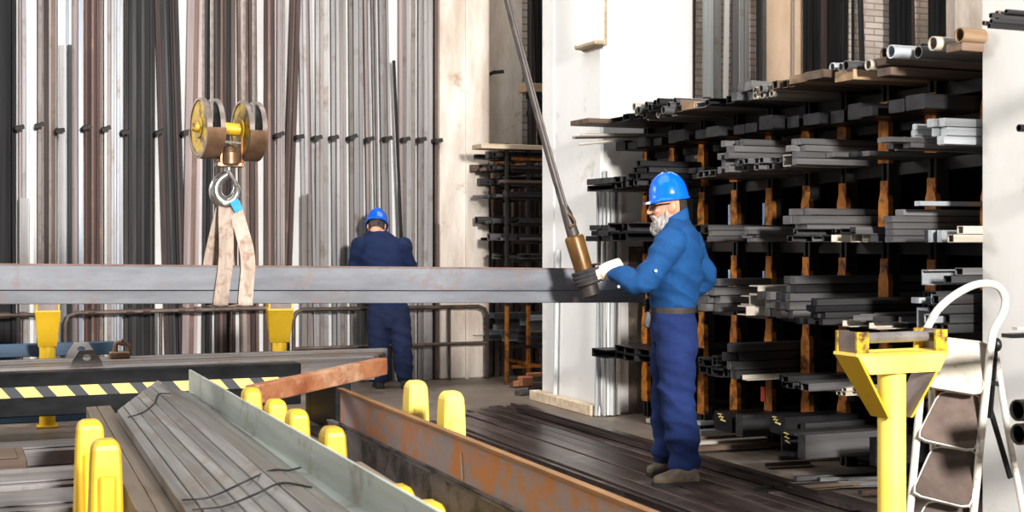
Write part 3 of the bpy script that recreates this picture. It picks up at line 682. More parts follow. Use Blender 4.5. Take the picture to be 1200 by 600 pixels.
# third shelf
stack(4, 689, 713, 266, 285, 2, 3, 'flat', HD, 'jutting at the far left behind the pendant')
stack(4, 716, 752, 262, 284, 3, 2, 'channel', HD, 'behind the bearded worker')
stack(4, 812, 828, 264, 284, 2, 2, 'tube', HD, 'hidden by the worker shoulder')
stack(4, 830, 837, 264, 284, 2, 3, 'flat', 'h_grey', 'in the flat bars right of the worker shoulder', .9)
stack(4, 874, 884, 266, 284, 2, 4, 'flat', 'h_grey', 'in the second pile of flat bars', .9)
stack(4, 922, 942, 253, 284, 2, 3, 'bar', 'h_grey', 'in the stack of big square ends', 1.7, jit=.1)
stack(4, 926, 945, 245, 253, 2, 1, 'bar', 'h_grey', 'topping the stack of big square ends', 2.2, 4.7, z0=1.53)
stack(4, 943, 990, 268, 284, 5, 2, 'channel', ['h_dark', 'h_grey', 'h_dark'], 'in the jumble right of the square ends', .6, jit=.15)
stack(4, 992, 1036, 264, 282, 6, 2, 'angle', ['h_grey', 'h_pale', 'h_dark'], 'in the jumble of small angles', .7, jit=.15)
stack(4, 1040, 1050, 242, 281, 1, 5, 'flat', HG, 'in the flat stack right of the jumble', 1.0)
stack(4, 1063, 1070, 234, 240, 1, 1, 'flat', 'h_light', 'with a bright tip above the flat stack', 1.0, z0=1.56)
stack(4, 1086, 1107, 263, 278, 5, 1, 'flat', ['h_light', 'h_dark'], 'in the row of flats on edge', .5, 4.66, .02)
stack(4, 1114, 1122, 257, 277, 1, 2, 'tube', 'h_pale', 'in the beige pair at the right end', .8)
# fourth shelf
stack(3, 818, 840, 337, 365, 3, 3, 'bar', 'h_grey', 'in the square ends by the worker elbow', 1.0, jit=.03)
stack(3, 833, 841, 327, 336, 1, 1, 'bar', 'h_grey', 'topping the square ends by the worker elbow', 1.6, 4.66, z0=1.08)
stack(3, 872, 883, 333, 368, 1, 3, 'channel_back', 'h_pale', 'in the pale column of ends', .9)
stack(3, 893, 913, 340, 370, 3, 3, 'bar', HG, 'in the dark ends left of the big block', .8)
stack(3, 914, 926, 320, 370, 2, 5, 'bar', HG, 'in the big dark block of long bars', 2.8)
stack(3, 944, 964, 342, 372, 4, 4, 'bar', HD, 'in the small dark ends before the big block', .95, 4.45, .07)
stack(3, 1000, 1060, 364, 378, 6, 2, 'angle', ['h_grey', 'h_pale', 'h_dark'], 'in the loose scrap row', .6, jit=.15)
stack(3, 1074, 1082, 310, 329, 1, 1, 'channel', 'h_light', 'with a big bright open end', .5, z0=1.15)
stack(3, 1074, 1084, 338, 345, 1, 1, 'flat', 'h_light', 'jutting under the bright open channel', .4, z0=1.06)
stack(3, 1084, 1098, 330, 338, 2, 1, 'tube', HG, 'between the bright channel and the bright flat', .8, z0=1.09)
stack(3, 1076, 1100, 346, 390, 2, 3, 'tube', 'h_black', 'hidden behind the bright channel', 1.2, 4.8)
stack(3, 1070, 1088, 362, 390, 1, 1, 'channel', 'h_light', 'with a wide bright face on the right', .5)
stack(3, 1092, 1108, 345, 390, 2, 4, 'tube', ['h_grey', 'h_dark', 'h_light'], 'in the column behind the step ladder', .9)
stack(3, 1112, 1122, 312, 330, 1, 2, 'tube', HG, 'small pair by the right pillar', .7, z0=1.17)
# fifth shelf
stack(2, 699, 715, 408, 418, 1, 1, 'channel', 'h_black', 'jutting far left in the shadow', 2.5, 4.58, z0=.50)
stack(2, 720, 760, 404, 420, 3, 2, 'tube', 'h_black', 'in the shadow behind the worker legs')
stack(2, 817, 848, 400, 419, 3, 2, 'channel', ['h_dark', 'h_black'], 'just right of the worker thigh', .7)
stack(2, 832, 852, 419, 443, 3, 2, 'tube', ['h_dark', 'h_black'], 'in the blunt dark ends', 1.0)
stack(2, 853, 862, 400, 442, 2, 4, 'bar', ['h_grey', 'h_dark', 'h_dark'], 'in the long grey stack right of the worker thigh', 2.2)
stack(2, 871, 884, 442, 448, 2, 1, 'angle', 'h_pale', 'small pale ends under the long grey stack', .6, 4.7)
stack(2, 910, 926, 432, 447, 2, 2, 'tube', HD, 'low ends left of the roller stand', 1.2)
stack(2, 926, 945, 442, 452, 2, 1, 'tube', 'h_grey', 'grey row left of the roller stand', 1.3)
stack(2, 946, 965, 453, 461, 3, 1, 'tube', 'h_pale', 'bright scrap ends left of the roller stand', .5, 4.75)
stack(2, 988, 1010, 462, 472, 4, 2, 'tube', 'h_pale', 'bright ends by the roller stand post', .5, 4.75)
# floor shelf: heavy box sections with chalk marks
def heavy(x0, x1, yt, yb, L, kind, mat, label, chalk=None, uE=4.6):
    a = on_u(x0, yb, uE); b = on_u(x1, yb, uE); c = on_u(x0, yt, uE); w = a.y-b.y; h = c.z-a.z
    bm = B(); section(bm, (uE, (a.y+b.y)/2, a.z+h/2), (uE+L, (a.y+b.y)/2, a.z+h/2), kind, w, h)
    o = solid('box_section', bm, mat, label, 'steel bar')
    if chalk:
        bm = B(); vm = (a.y+b.y)/2; zm = a.z+h*.72
        pts = [V((uE-.004, vm+w*q, zm+h*r)) for q, r in chalk]
        tube(bm, pts, .006, 6); part('chalk_mark', bm, 'chalk_yellow', o, 'yellow chalk squiggle')
Z1 = [(.25, .15), (.05, .18), (.2, .0), (-.05, .05), (.1, -.12), (-.2, -.16)]
heavy(837, 858, 481, 503, 2.2, 'flat', 'h_black', 'black heavy section with yellow chalk, leftmost on the floor shelf', Z1, 4.75)
heavy(862, 870, 485, 511, 2.0, 'flat', 'h_dark', 'dark wide box section left of the second chalk mark, floor shelf', None, 4.7)
heavy(902, 920, 485, 506, 1.6, 'flat', 'h_black', 'heavy section with yellow chalk in the middle of the floor shelf', Z1, 4.62)
heavy(938, 944, 495, 507, 1.6, 'flat', 'h_dark', 'small dark section behind the nearest chalked plate', None, 4.7)
heavy(915, 931, 504, 531, 2.2, 'channel', 'h_dark', 'open end heavy channel with yellow chalk, nearest on the floor', [(.2, .2), (-.1, .18), (.15, .05), (-.15, 0), (.1, -.1), (-.2, -.2)], 4.5)
heavy(935, 944, 508, 537, 1.9, 'flat', 'h_grey', 'big grey box section nearest the yellow roller stand', None, 4.45)
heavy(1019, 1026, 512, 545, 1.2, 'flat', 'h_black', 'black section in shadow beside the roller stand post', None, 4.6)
for i, (x0, x1, yy, mt) in enumerate([(818, 835, 494, 'h_light'), (818, 835, 500, 'h_light'), (800, 850, 511, 'h_brown'), (806, 880, 517, 'h_pale'), (760, 800, 490, 'h_pale'), (815, 900, 522, 'h_brown')]):
    p = on_z(x0, yy, .05+.02*(i < 2)); bm = B(); section(bm, (p.x, p.y, .03+.03*(i == 0)), (p.x+.9, p.y-.02, .03+.03*(i == 0)), 'flat', .08, .03)
    solid('flat_bar', bm, mt, ['bright upper flat on the floor right of the worker calf', 'bright lower flat on the floor right of the worker calf', 'brown flat on the floor behind the worker boots', 'pale flat on the floor right of the worker boots', 'pale flat on the floor behind the worker knees', 'brown flat nearest the chalked plate on the floor'][i], 'steel bar', 'loose flats on the floor by the rack')
for i in range(9):
    p = on_z(random.uniform(880, 1010), random.uniform(535, 585), .02); a = random.uniform(-.4, .3); L = random.uniform(.25, .7)
    bm = B(); section(bm, (p.x, p.y, .02+i*.002), (p.x+L*math.cos(a), p.y+L*math.sin(a), .02+i*.002), random.choice(['angle', 'flat']), random.uniform(.03, .06), .025)
    solid('offcut', bm, random.choice(['h_grey', 'h_brown', 'h_dark']), f'small steel offcut on the floor left of the roller stand, one of nine', 'offcut', 'offcuts strewn before the rack')

# galvanised tubes standing on the pillar
for i, (xb, xt, yb, yt, w, mt) in enumerate([(697, 704, 470, 218, .022, 'v_galv'), (702, 700, 472, 218, .02, 'v_grey'), (707, 708, 472, 200, .02, 'v_galv'), (711, 713, 474, 200, .025, 'v_white'), (715, 718, 474, 215, .03, 'v_galv'), (719, 722, 476, 222, .02, 'v_grey'), (723, 727, 476, 222, .026, 'v_white'), (701, 711, 476, 350, .022, 'v_white')]):
    a = on_v(xb, yb, CV0-.04-.012*(i % 3)); a.z = max(a.z, .01); b = on_v(xt, yt, CV0-.03); a.y = CV0-.06-.01*(i % 3); a.z = .01
    bm = B(); section(bm, a, b, 'pipe' if i % 2 else 'tube', w, w, up=V((0, -1, 0)))
    solid('galvanised_tube', bm, mt, f'pale slim tube standing on the white pillar face, {ORD[i]} from left below the second shelf' if i < 7 else 'short pale tube leaning in front of the others on the pillar', 'steel tube', 'slim tubes on the pillar face')
a = on_z(650, 470, .0); b = P(657.5, 350, a.x*0+11.25)
a = P(650, 471, 11.4); a.z = 0.01
bm = B(); section(bm, a, V((CU-.03, a.y-.05, 1.3)), 'tube', .03, .03, up=V((0, -1, 0))); solid('galvanised_tube', bm, 'v_galv', 'pale tube leaning on the left side of the white pillar', 'steel tube')
bm = B(); a = on_z(668, 473, .0); box(bm, (4.68, 9.55, 0), (4.765, 10.75, .085), .006); solid('timber_block', bm, 'pale_timber', 'pale wooden beam on the floor along the foot of the white pillar', 'timber')

# lamp on the pillar
pt = on_u(690, 57, CU); zt = pt.z
lamp = thing('wall_lamp', 'bright fluorescent lamp fixed upright on the side of the white pillar', 'lamp', (CU-.05, pt.y, zt))
v0 = on_u(678, 40, CU-.06).y; v1 = on_u(703, 40, CU-.06).y
bm = B(); box(bm, (CU-.03, v1-.01, zt-.02), (CU+.0, v0+.01, zt+1.6), .008); part('housing', bm, 'pale_timber', lamp)  # pale yellow colour stands in for the halo around the lamp
bm = B(); prism(bm, (CU-.06, (v0+v1)/2, zt+.03), (CU-.06, (v0+v1)/2, zt+1.55), rrect(.07, (v0-v1)*.9, .02), up=V((0, 1, 0))); part('diffuser', bm, 'lamp_glow', lamp, 'glowing white diffuser')
bm = B(); box(bm, (CU-.1, v1, zt-.01), (CU-.02, v0, zt+.03), .01); part('end_cap', bm, 'pale_timber', lamp, 'beige end cap')

# things on the right pillar
for i, (x, y) in enumerate([(1152.5, 27), (1161, 18), (1161.5, 24.5), (1168, 15.5), (1168.5, 22), (1159, 30), (1175, 20), (1177, 26), (1179, 13.5), (1184, 29), (1191, 31)]):
    p = on_v(x, y, 4.12-.02*(i % 3)); bm = B(); section(bm, p, p+V((1.9, 0, 0)), 'tube' if i % 2 else 'pipe', .019, .019 if i != 8 else .028)
    solid('thin_tube', bm, 'h_dark' if i % 3 else 'h_brown', f'thin dark tube in the bundle high before the right pillar, {ORD[i]} end from left', 'steel tube', 'thin tubes high before the right pillar')
p = on_v(1200, 33, 4.12)
bm = B(); box(bm, (4.9, 3.95, p.z-.06), (5.4, 4.22, p.z-.012)); solid('pillar_bracket', bm, 'rack_black', 'black bracket on the right pillar carrying the thin tubes', 'bracket')
for x, y, w, h, kind, mt, nm, lab in [(1194, 150, .03, .03, 'pipe', 'h_black', 'round_pipe', 'single black pipe end jutting before the right pillar at head height'),
        (1189, 385, .03, .012, 'flat', 'h_pale', 'flat_bar', 'pale thin flat jutting before the right pillar at table height'), (1180, 393.5, .06, .016, 'flat', 'h_black', 'flat_bar', 'black flat jutting before the right pillar below the pale one'),
        (1192, 481, .085, .085, 'pipe', 'h_black', 'round_pipe', 'upper black wide pipe end at the right edge'), (1193, 509, .085, .085, 'pipe', 'h_black', 'round_pipe', 'lower black wide pipe end at the right edge')]:
    if nm == 'round_pipe' and w > .05: y -= 0
    p = on_v(x, y, 4.1); bm = B(); section(bm, p, p+V((1.8, 0, 0)), kind, w, h)
    solid(nm, bm, mt, lab, 'steel bar', smooth=(kind == 'pipe'), angle=40)
    bm = B(); box(bm, (4.9, 3.98, p.z-h/2-.03), (5.4, 4.22, p.z-h/2-.001)); solid('pillar_bracket', bm, 'rack_black', 'black bracket on the right pillar under '+lab.split(' jutting')[0].split(' at the')[0], 'bracket')

# ================================================================== FLOOR BARS
u = 2.42; i = 0
while u < 4.40:
    w = random.uniform(.10, .16); vf = 9.6+max(0, (u-3.4))*.9+random.uniform(-.15, .15)
    z = random.choice([.01, .02, .03, .04]) if not 3.65 < u < 4.15 else .02
    bm = B(); vn = 4.0+random.uniform(-.3, .3)
    prism(bm, (u+w/2, vn, z/2), (u+w/2+random.uniform(-.015, .015), vf, z/2), rrect(w*.95, z, .004))
    solid('floor_bar', bm, 'floor_flat', f'long dark flat bar on the floor, {ORD[i]} from the rusty channel toward the rack', 'steel bar', 'long flats on the floor under the worker')
    u += w; i += 1
for j, (u, w, vn, vf) in enumerate([(4.02+.2, .05, 5.6, 9.9), (4.3, .05, 6.0, 10.2), (3.35, .06, 4.2, 9.2)]):
    bm = B(); section(bm, (u, vn, .042), (u, vf, .042), 'angle', w, .028); solid('angle_bar', bm, 'floor_flat', ['long thin angle on top of the floor bars, just behind the worker boots', 'long thin angle on the floor bars nearest the rack', 'long thin angle on the floor bars nearest the yellow stakes'][j], 'steel bar', 'angles on the floor bars')

# ================================================================== FOREGROUND CRADLES
def stake(u, v, z0, z1, parent, mat, w=.13, d=.11, lean=0):
    bm = B()
    q = [(z0, 1.25), (z1-.09, 1.0), (z1-.025, .92), (z1, .62)]
    R = []
    for z, k in q:
        R.append([bm.verts.new((u+a*w/2*k+lean*(z-z0), v+b*d/2*k, z)) for a, b in ((-1, -1), (1, -1), (1, 1), (-1, 1))])
    for a, b in zip(R, R[1:]):
        for k in range(4): bm.faces.new((a[k], a[(k+1) % 4], b[(k+1) % 4], b[k]))
    bm.faces.new(R[0][::-1]); bm.faces.new(R[-1])
    box(bm, (u-w*.3, v-d*.62, z0), (u+w*.3, v-d*.5, z1-.12))
    bmesh.ops.bevel(bm, geom=[e for e in bm.edges], offset=.008, segments=1, affect='EDGES')
    return part('stake', bm, mat, parent)
UL, UM, UR_ = .52, 1.325, 2.13
for v, has, lab in [(6.28, (0, 1, 1), 'yellow bar cradle farthest back, its right stake beside the rusty channel'), (5.78, (0, 1, 1), 'yellow bar cradle second from the back, stake right of the rusty channel'),
                    (5.4, (1, 1, 0), 'yellow bar cradle third from the back, with the taller looking left stake'), (4.86, (1, 1, 0), 'yellow bar cradle with the nearest left stake in the foreground'),
                    (4.13, (0, 1, 0), 'yellow bar cradle second nearest, only a stake top shows over the pale angle'), (3.84, (0, 1, 0), 'yellow bar cradle nearest the viewer, stake top at the bottom edge')]:
    t = thing('bar_cradle', lab, 'cradle', (UM, v, 0), 'yellow cradles carrying the long bars')
    bm = B(); box(bm, (UL-.12, v-.05, 0), (UR_+.15, v+.05, .1), .008); part('base_beam', bm, 'yellow', t)
    bm = B(); box(bm, (UL+.05, v-.045, .1), (UM-.02, v+.045, .335), .006); part('bearer', bm, 'yellow', t)
    near = v < 4.5
    for k, uu in enumerate((UL, UM, UR_)):
        if has[k]:
            stake(uu+(.02 if near else 0), v, .1, .70 if not near else .605, t, 'yellow' if k < 2 else 'pale_yellow', (.10, .085, .10)[k])

def strip(fl, fr, nl, nr, zl_, zr_, th, mat, name, label, cat='steel bar', group=None, ext=1.0, parent=None):
    """long bar given by the four corners of its top face"""
    A, Bq, Cc, D = on_z(*fl, zl_), on_z(*fr, zr_), on_z(*nr, zr_), on_z(*nl, zl_)
    D = D+(D-A).normalized()*ext; Cc = Cc+(Cc-Bq).normalized()*ext
    bm = B(); top = [A, Bq, Cc, D]
    a = [bm.verts.new(p) for p in top]; b = [bm.verts.new(p-V((0, 0, th))) for p in top]
    bm.faces.new(a); bm.faces.new(b[::-1])
    for k in range(4): bm.faces.new((a[k], b[k], b[(k+1) % 4], a[(k+1) % 4]))
    bmesh.ops.bevel(bm, geom=[e for e in bm.edges], offset=.0025, segments=1, affect='EDGES')
    if parent: return part(name, bm, mat, parent)
    return solid(name, bm, mat, label, cat, group)
g = 'long flat bars stacked in the left lane'
strip((101, 477), (113, 476), (161, 600), (185, 600), .45, .45, .11, 'lane_brown', 'flat_bar', 'brown flat bar at the far left of the lane, right behind the yellow stakes', group=g)
strip((114, 476), (129.5, 475), (186, 600), (212, 600), .45, .45, .11, 'lane_brown', 'flat_bar', 'second brown flat bar, left of the black gap in the lane', group=g)
ED = [((137, 481), (217, 600), .50), ((144, 475.5), (238, 600), .52), ((152, 469.5), (262, 600), .54), ((160, 463.5), (288, 600), .56), ((168, 457.5), (312, 600), .58), ((176, 451.5), (337, 600), .60), ((185, 445), (363, 600), .62)]
for k in range(6):
    (f0, n0, z0), (f1, n1, z1) = ED[k], ED[k+1]
    o = .006*(k % 2)
    strip((f0[0]+.6, f0[1]), f1, (n0[0]+1.5, n0[1]), n1, z0-o, z1-o, .045, 'lane_grey', 'flat_bar', f'grey flat bar in the tilted stack, {ORD[k]} from the black gap', group='grey flat bars in the tilted stack')
strip((187, 449), (204, 454), (366, 600), (392, 600), .615, .575, .05, 'lane_grey', 'flat_bar', 'grey flat bar sloping down right of the ridge of the tilted stack')
strip((205, 455), (228, 462), (393, 600), (411, 600), .57, .53, .05, 'lane_grey', 'flat_bar', 'grey flat bar in the valley left of the pale green angle')
# blocks under the tilted stack
for v in (5.4, 4.86, 6.28, 4.13):
    bm = B(); vs = []
    for y in (v-.04, v+.04):
        vs.append([bm.verts.new((x, y, z)) for x, z in ((.76, .336), (1.26, .336), (1.26, .47), (1.1, .55), (.8, .44))])
    for k in range(5): bm.faces.new((vs[0][k], vs[0][(k+1) % 5], vs[1][(k+1) % 5], vs[1][k]))
    bm.faces.new(vs[0][::-1]); bm.faces.new(vs[1]); solid('timber_wedge', bm, 'timber', 'wooden wedge under the tilted grey stack', 'wedge', 'wedges under the tilted stack')
# tying wire on the stack
pts = [on_z(118, 497.5, .456), on_z(150, 497, .50), on_z(190, 503, .56)]
def slab_z(x, y):
    x0 = 137+(y-481)*80/119; x6 = 185+(y-445)*178/155; x8 = 228+(y-462)*183/138
    return .5+.12*(x-x0)/(x6-x0) if x < x6 else .62-.09*min(1, (x-x6)/(x8-x6))
for lab, pp in (('dark tie wire curving across the tilted grey stack near the bottom edge', [(214, 586), (247, 582), (290, 563), (318, 551), (338, 551), (352, 548)]),
                ('second dark tie wire on the tilted grey stack, nearer the bottom edge', [(226, 597), (262, 593), (300, 579), (330, 566), (365, 571)]),
                ('dark tie wire at the far end of the tilted grey stack', [(150, 489), (166, 484), (180, 474), (186, 462), (200, 461)])):
    bm = B(); tube(bm, crom([on_z(x, y, slab_z(x, y)+.009) for x, y in pp], 5), .0035, 6); solid('tie_wire', bm, 'black_metal', lab, 'wire', smooth=True)
# angle with upright leg
A, D_ = on_z(222, 433, .65), on_z(515, 600, .65); dd = (D_-A).normalized(); D_ = D_+dd*1.0
bm = B(); d, s, t_ = frame(D_-A)
prism(bm, A+V((0, 0, -.065))-s*0, D_+V((0, 0, -.065)), [(k*a, b) for k in ((1 if s.x > 0 else -1),) for a, b in ((.008, -.075), (-.06, -.075), (-.06, -.066), (-.004, -.066), (-.004, .065), (.008, .065))])
solid('angle_bar', bm, 'lane_green', 'large pale green-grey angle with an upright leg along the right of the tilted stack', 'steel bar')
strip((416, 541), (424, 541), (503, 600), (519, 600), .575, .575, .239, 'lane_brown', 'flat_bar', 'brown flat bar between the pale angle and the yellow stake tops')

# rusty channels in the right lane
t = thing('channel_beam', 'big rust-stained channel with an orange top edge running toward the viewer', 'steel beam', on_z(395, 456, .35))
A, D_ = on_z(396, 455, .555), on_z(760, 600, .555); dd = (D_-A).normalized(); D_ = D_+dd*.8; d, s, _ = frame(D_-A); k = 1 if s.x > 0 else -1
def off(p, a, z): return p+s*k*a+V((0, 0, z))
bm = B(); prism(bm, off(A, .02, -.1), off(D_, .02, -.1), rect(.012, .19)); part('web', bm, 'chan_rust', t)
bm = B(); prism(bm, off(A, .012, -.005), off(D_, .012, -.005), rect(.035, .014)); part('flange', bm, 'chan_edge', t, 'orange rusted flange')
bm = B(); prism(bm, off(A, .018, -.197), off(D_, .018, -.197), rect(.03, .012)); part('flange', bm, 'chan_dark', t)
bm = B(); a = on_z(546, 540, .45); 
c0 = off(A, .012, -.1)+d*((a-A).dot(d)); tube(bm, [c0+V((0, 0, .03)), c0+d*.02+V((0, 0, -.08))], .006, 6); part('chalk_mark', bm, 'chalk_white', t, 'white chalk stroke')
A2 = A-d*.25
t = thing('channel_beam', 'dark stained channel lying under the big rust-stained channel', 'steel beam', off(A2, 0, -.41))
bm = B(); prism(bm, off(A2, .015, -.305), off(D_, .015, -.305), rect(.02, .19)); part('web', bm, 'chan_dark', t)
bm = B(); prism(bm, off(A2, .015, -.21), off(D_, .015, -.21), rect(.035, .01)); part('flange', bm, 'chan_dark', t)
bm = B(); prism(bm, off(A2, .03, -.40), off(D_, .03, -.40), rect(.06, .014)); part('flange', bm, 'chan_dark', t)
for v in (6.28, 5.78, 4.13):
    bm = B(); box(bm, (1.78, v-.045, .101), (2.12, v+.045, .145), .004); solid('timber_packer', bm, 'timber', 'wooden packer on a cradle base under the stacked channels', 'timber', 'packers under the stacked channels')
# rusty bar lying across
a, b = P(294, 463, 7.0), P(448, 429, 8.05)
bm = B(); section(bm, a, b, 'flat', .07, .10); solid('rusty_bar', bm, 'rust', 'short thick orange-rust bar lying across the far end of the channels', 'steel bar')

# ================================================================== MACHINE BED, BUNDLE, TIMBERS
UB = -3.0; VBED = 9.3
e = on_v(353, 440, VBED)
bed = thing('machine_bed', 'long black machine bed with a yellow hazard stripe band', 'machine', (.8, VBED+.2, 0))
zt_, zb_ = on_v(30, 437, VBED).z, on_v(30, 489, VBED).z
bm = B(); box(bm, (UB, VBED, zb_), (e.x, VBED+.16, zt_), .008); part('beam', bm, 'bed_black', bed)
h1, h0 = on_v(30, 453.5, VBED).z, on_v(30, 466, VBED).z
bm = B(); box(bm, (UB, VBED-.005, h0), (e.x-.002, VBED+.002, h1)); part('hazard_band', bm, 'hazard', bed, 'yellow and black diagonal hazard band')
for u in (-1.6, 1.9):
    bm = B(); box(bm, (u, VBED+.03, 0), (u+.09, VBED+.13, zb_), .005); part('leg', bm, 'bed_black', bed)
# bundle of long flats on bearers behind the bed
for i, (xe, v, w, h, mt) in enumerate([(436, 9.53, .13, .17, 'bundle_grey'), (441, 9.68, .14, .17, 'bundle_grey'), (445, 9.83, .13, .165, 'h_brown'), (449, 9.97, .13, .17, 'bundle_grey'), (452, 10.1, .1, .175, 'bundle_grey')]):
    p = on_v(xe, 425, v); bm = B(); section(bm, (UB, v, .535-.17+h/2-.0), (p.x, v, .535-.17+h/2), 'tube', w, h)
    solid('rectangular_tube', bm, mt, f'long grey-brown rectangular tube behind the black bed, {ORD[i]} from the front', 'steel bar', 'long tubes behind the machine bed')
for u in (-1.5, 1.3, 2.6):
    bm = B(); box(bm, (u, 9.47, 0), (u+.12, 10.17, .363), .006); box(bm, (u, 10.17, 0), (u+.12, 10.32, .268), .006); solid('trestle_block', bm, 'bed_black', ['black block under the long tubes, outside the left edge', 'black block under the long tubes behind the hazard stripes', 'black block under the right end of the long tubes'][[-1.5, 1.3, 2.6].index(u)], 'trestle')
pq = on_v(322, 409, 10.25); bm = B(); section(bm, (UB, 10.24, .40), (pq.x, 10.24, .40), 'channel_back', .1, .26); solid('channel_bar', bm, 'h_dark', 'dark channel behind the long tubes, ending at the right roller stand', 'steel bar')
# lugs
for x, y, v, lab in [(95, 418, 10.22, 'grey lifting lug with a round hole, the one behind'), (101.5, 433, 9.49, 'grey lifting lug with a round hole, the one in front')]:
    p = on_v(x, y, v); p.z = .5355
    sc = v/9.56; w0, w1, h = .105, .048, .11; bm = B()
    prof = [(-w0, 0), (w0, 0), (w0*.97, .025), (w1, h), (-w1, h), (-w0*.97, .025)]
    n = 24; out = []; hol = []
    for i in range(n):
        a = 2*math.pi*i/n; dx, dy = math.cos(a), math.sin(a); cy = .06; best = 9
        for (x1, y1), (x2, y2) in zip(prof, prof[1:]+prof[:1]):
            ex, ey = x2-x1, y2-y1; den = dx*ey-dy*ex
            if abs(den) < 1e-9: continue
            tt = ((x1)*ey-(y1-cy)*ex)/den; ss = ((x1)*dy-(y1-cy)*dx)/den
            if tt > 0 and -1e-6 <= ss <= 1+1e-6: best = min(best, tt)
        out.append((dx*best, cy+dy*best)); hol.append((dx*.027, cy+dy*.022))
    prism(bm, p+V((0, .012, 0)), p+V((0, -.012, 0)), out, ZUP, hol); solid('lifting_lug', bm, 'bundle_grey', lab, 'lug', 'lugs on the long tubes')
# rusty clamp
p = on_v(140, 414, 10.02); p.z = .536; bm = B(); box(bm, p+V((-.07, -.04, 0)), p+V((.07, .04, .05)), .008); limb(bm, [p+V((-.03, 0, .05)), p+V((-.02, 0, .11)), p+V((.03, 0, .1))], [.02, .016, .014], 3, 8); limb(bm, [p+V((.05, 0, .03)), p+V((.07, 0, .08)), p+V((.02, 0, .13))], [.015, .013, .01], 3, 8)
solid('clamp', bm, 'hook_brown', 'small rusty clamp standing on the long tubes right of the lugs', 'clamp')
# blue frame behind
t = thing('blue_frame', 'low blue steel frame behind the left roller stand', 'frame', (.3, 10.9, 0))
z1, z0 = on_v(30, 403, 10.9).z, on_v(30, 415, 10.9).z
bm = B(); box(bm, (UB, 10.86, z0-.02), (on_v(134, 405, 10.9).x, 10.96, z1), .006); part('upper_rail', bm, 'blue_paint', t)
bm = B(); box(bm, (UB, 10.86, .0), (on_v(134, 405, 10.9).x, 10.96, .1), .006); part('lower_rail', bm, 'blue_paint', t)
for u in (-1.4, .25, 1.2):
    bm = B(); box(bm, (u, 10.87, .1), (u+.08, 10.95, z0-.02)); part('post', bm, 'blue_paint', t)

# long timbers / sections on the floor, lower left
for i, (v1, v0, z, ue, mt) in enumerate([(9.2, 8.75, .10, .95, 'bundle_grey'), (8.72, 8.2, .13, .45, 'h_brown'), (8.17, 7.75, .09, 1.6, 'bundle_grey'), (7.7, 7.3, .14, 1.6, 'bundle_grey'), (7.0, 6.5, .17, 1.6, 'bundle_grey'), (6.42, 5.5, .09, .35, 'lane_brown')]):
    bm = B(); box(bm, (UB, v0, 0), (ue, v1, z), .008); box(bm, (UB, v0+.06, z), (ue-.05, v1-.1, z+.012), .004)
    solid('steel_section', bm, mt, f'wide section lying on the floor at the lower left, {ORD[i]} from the machine bed', 'steel bar', 'wide sections on the floor at lower left')
bm = B(); prism(bm, V((-.9, 7.1, .02)), V((1.1, 7.2, .02)), rect(.12, .03)); solid('flat_bar', bm, 'h_black', 'black flat bar lying between the wide floor sections at lower left', 'steel bar')

# ================================================================== ROLLER STANDS
def stand_head(t, c, ax, zt, half, dep):
    """roller stand: post, top plate, two diagonal plates, two bracket pairs, roller. ax = roller axis"""
    ax = V(ax).normalized(); sd = V((-ax.y, ax.x, 0))
    if sd.y > 0: sd = -sd       # toward the viewer
    def q(a, s, z): return c+ax*a+sd*s+V((0, 0, z))
    def slab(bm, pts, dirv, th):
        a = [bm.verts.new(p) for p in pts]; b = [bm.verts.new(p+dirv*th) for p in pts]; n = len(pts)
        bm.faces.new(a); bm.faces.new(b[::-1])
        for k in range(n): bm.faces.new((a[k], b[k], b[(k+1) % n], a[(k+1) % n]))
    bm = B(); prism(bm, q(0, 0, 0), q(0, 0, zt-.05), circ(.057, 24), up=ax); part('post', bm, 'pale_yellow' if half > .2 else 'yellow', t, smooth=True)
    bm = B(); prism(bm, q(0, 0, 0), q(0, 0, .015), rect(.15, .15), up=ax); part('base_plate', bm, 'yellow', t)
    bm = B(); slab(bm, [q(-half, dep, zt), q(half, dep, zt), q(half, -dep, zt), q(-half, -dep, zt)], V((0, 0, -1)), .012)
    slab(bm, [q(-half*.98, dep, zt), q(half*.98, dep, zt), q(half*.78, dep, zt-.085), q(-half*.72, dep, zt-.085)], -sd, .012)
    part('top_plate', bm, 'pale_yellow' if half > .2 else 'yellow', t)
    for sg in (-1, 1):
        bm = B(); slab(bm, [q(sg*half, dep, zt-.005), q(sg*half, -dep, zt-.005), q(sg*.062, -dep*.75, zt-.27), q(sg*.062, dep*.75, zt-.27)], ax*-sg, .012)
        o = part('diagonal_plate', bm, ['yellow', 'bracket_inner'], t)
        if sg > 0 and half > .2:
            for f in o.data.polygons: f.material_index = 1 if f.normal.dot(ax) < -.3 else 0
    for sg in (-1, 1):
        for ss in (-1, 1):
            bm = B(); a0 = sg*(half-.035); slab(bm, [q(a0-.03, ss*(dep-.006), zt), q(a0+.03, ss*(dep-.006), zt), q(a0+.03, ss*(dep-.006), zt+.085), q(a0-.03, ss*(dep-.006), zt+.085)], -sd*ss, .012)
            part('bracket', bm, 'hook_yellow' if half > .2 else 'yellow', t)
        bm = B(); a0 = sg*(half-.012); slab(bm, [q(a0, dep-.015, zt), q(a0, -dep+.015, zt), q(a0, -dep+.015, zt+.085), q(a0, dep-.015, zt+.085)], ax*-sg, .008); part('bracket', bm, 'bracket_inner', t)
    bm = B(); prism(bm, q(-half+.02, 0, zt+.055), q(half-.02, 0, zt+.055), circ(.022, 18)); part('roller', bm, 'roller', t, 'grey steel roller', smooth=True)
c = P(1045, 600, 5.55); c.z = 0
zt_s = P(1045, 412, 5.5).z
t = thing('roller_stand', 'large yellow roller stand with a steel roller in the right foreground', 'roller stand', c)
stand_head(t, c, (1, .02, 0), zt_s, .235, .075)
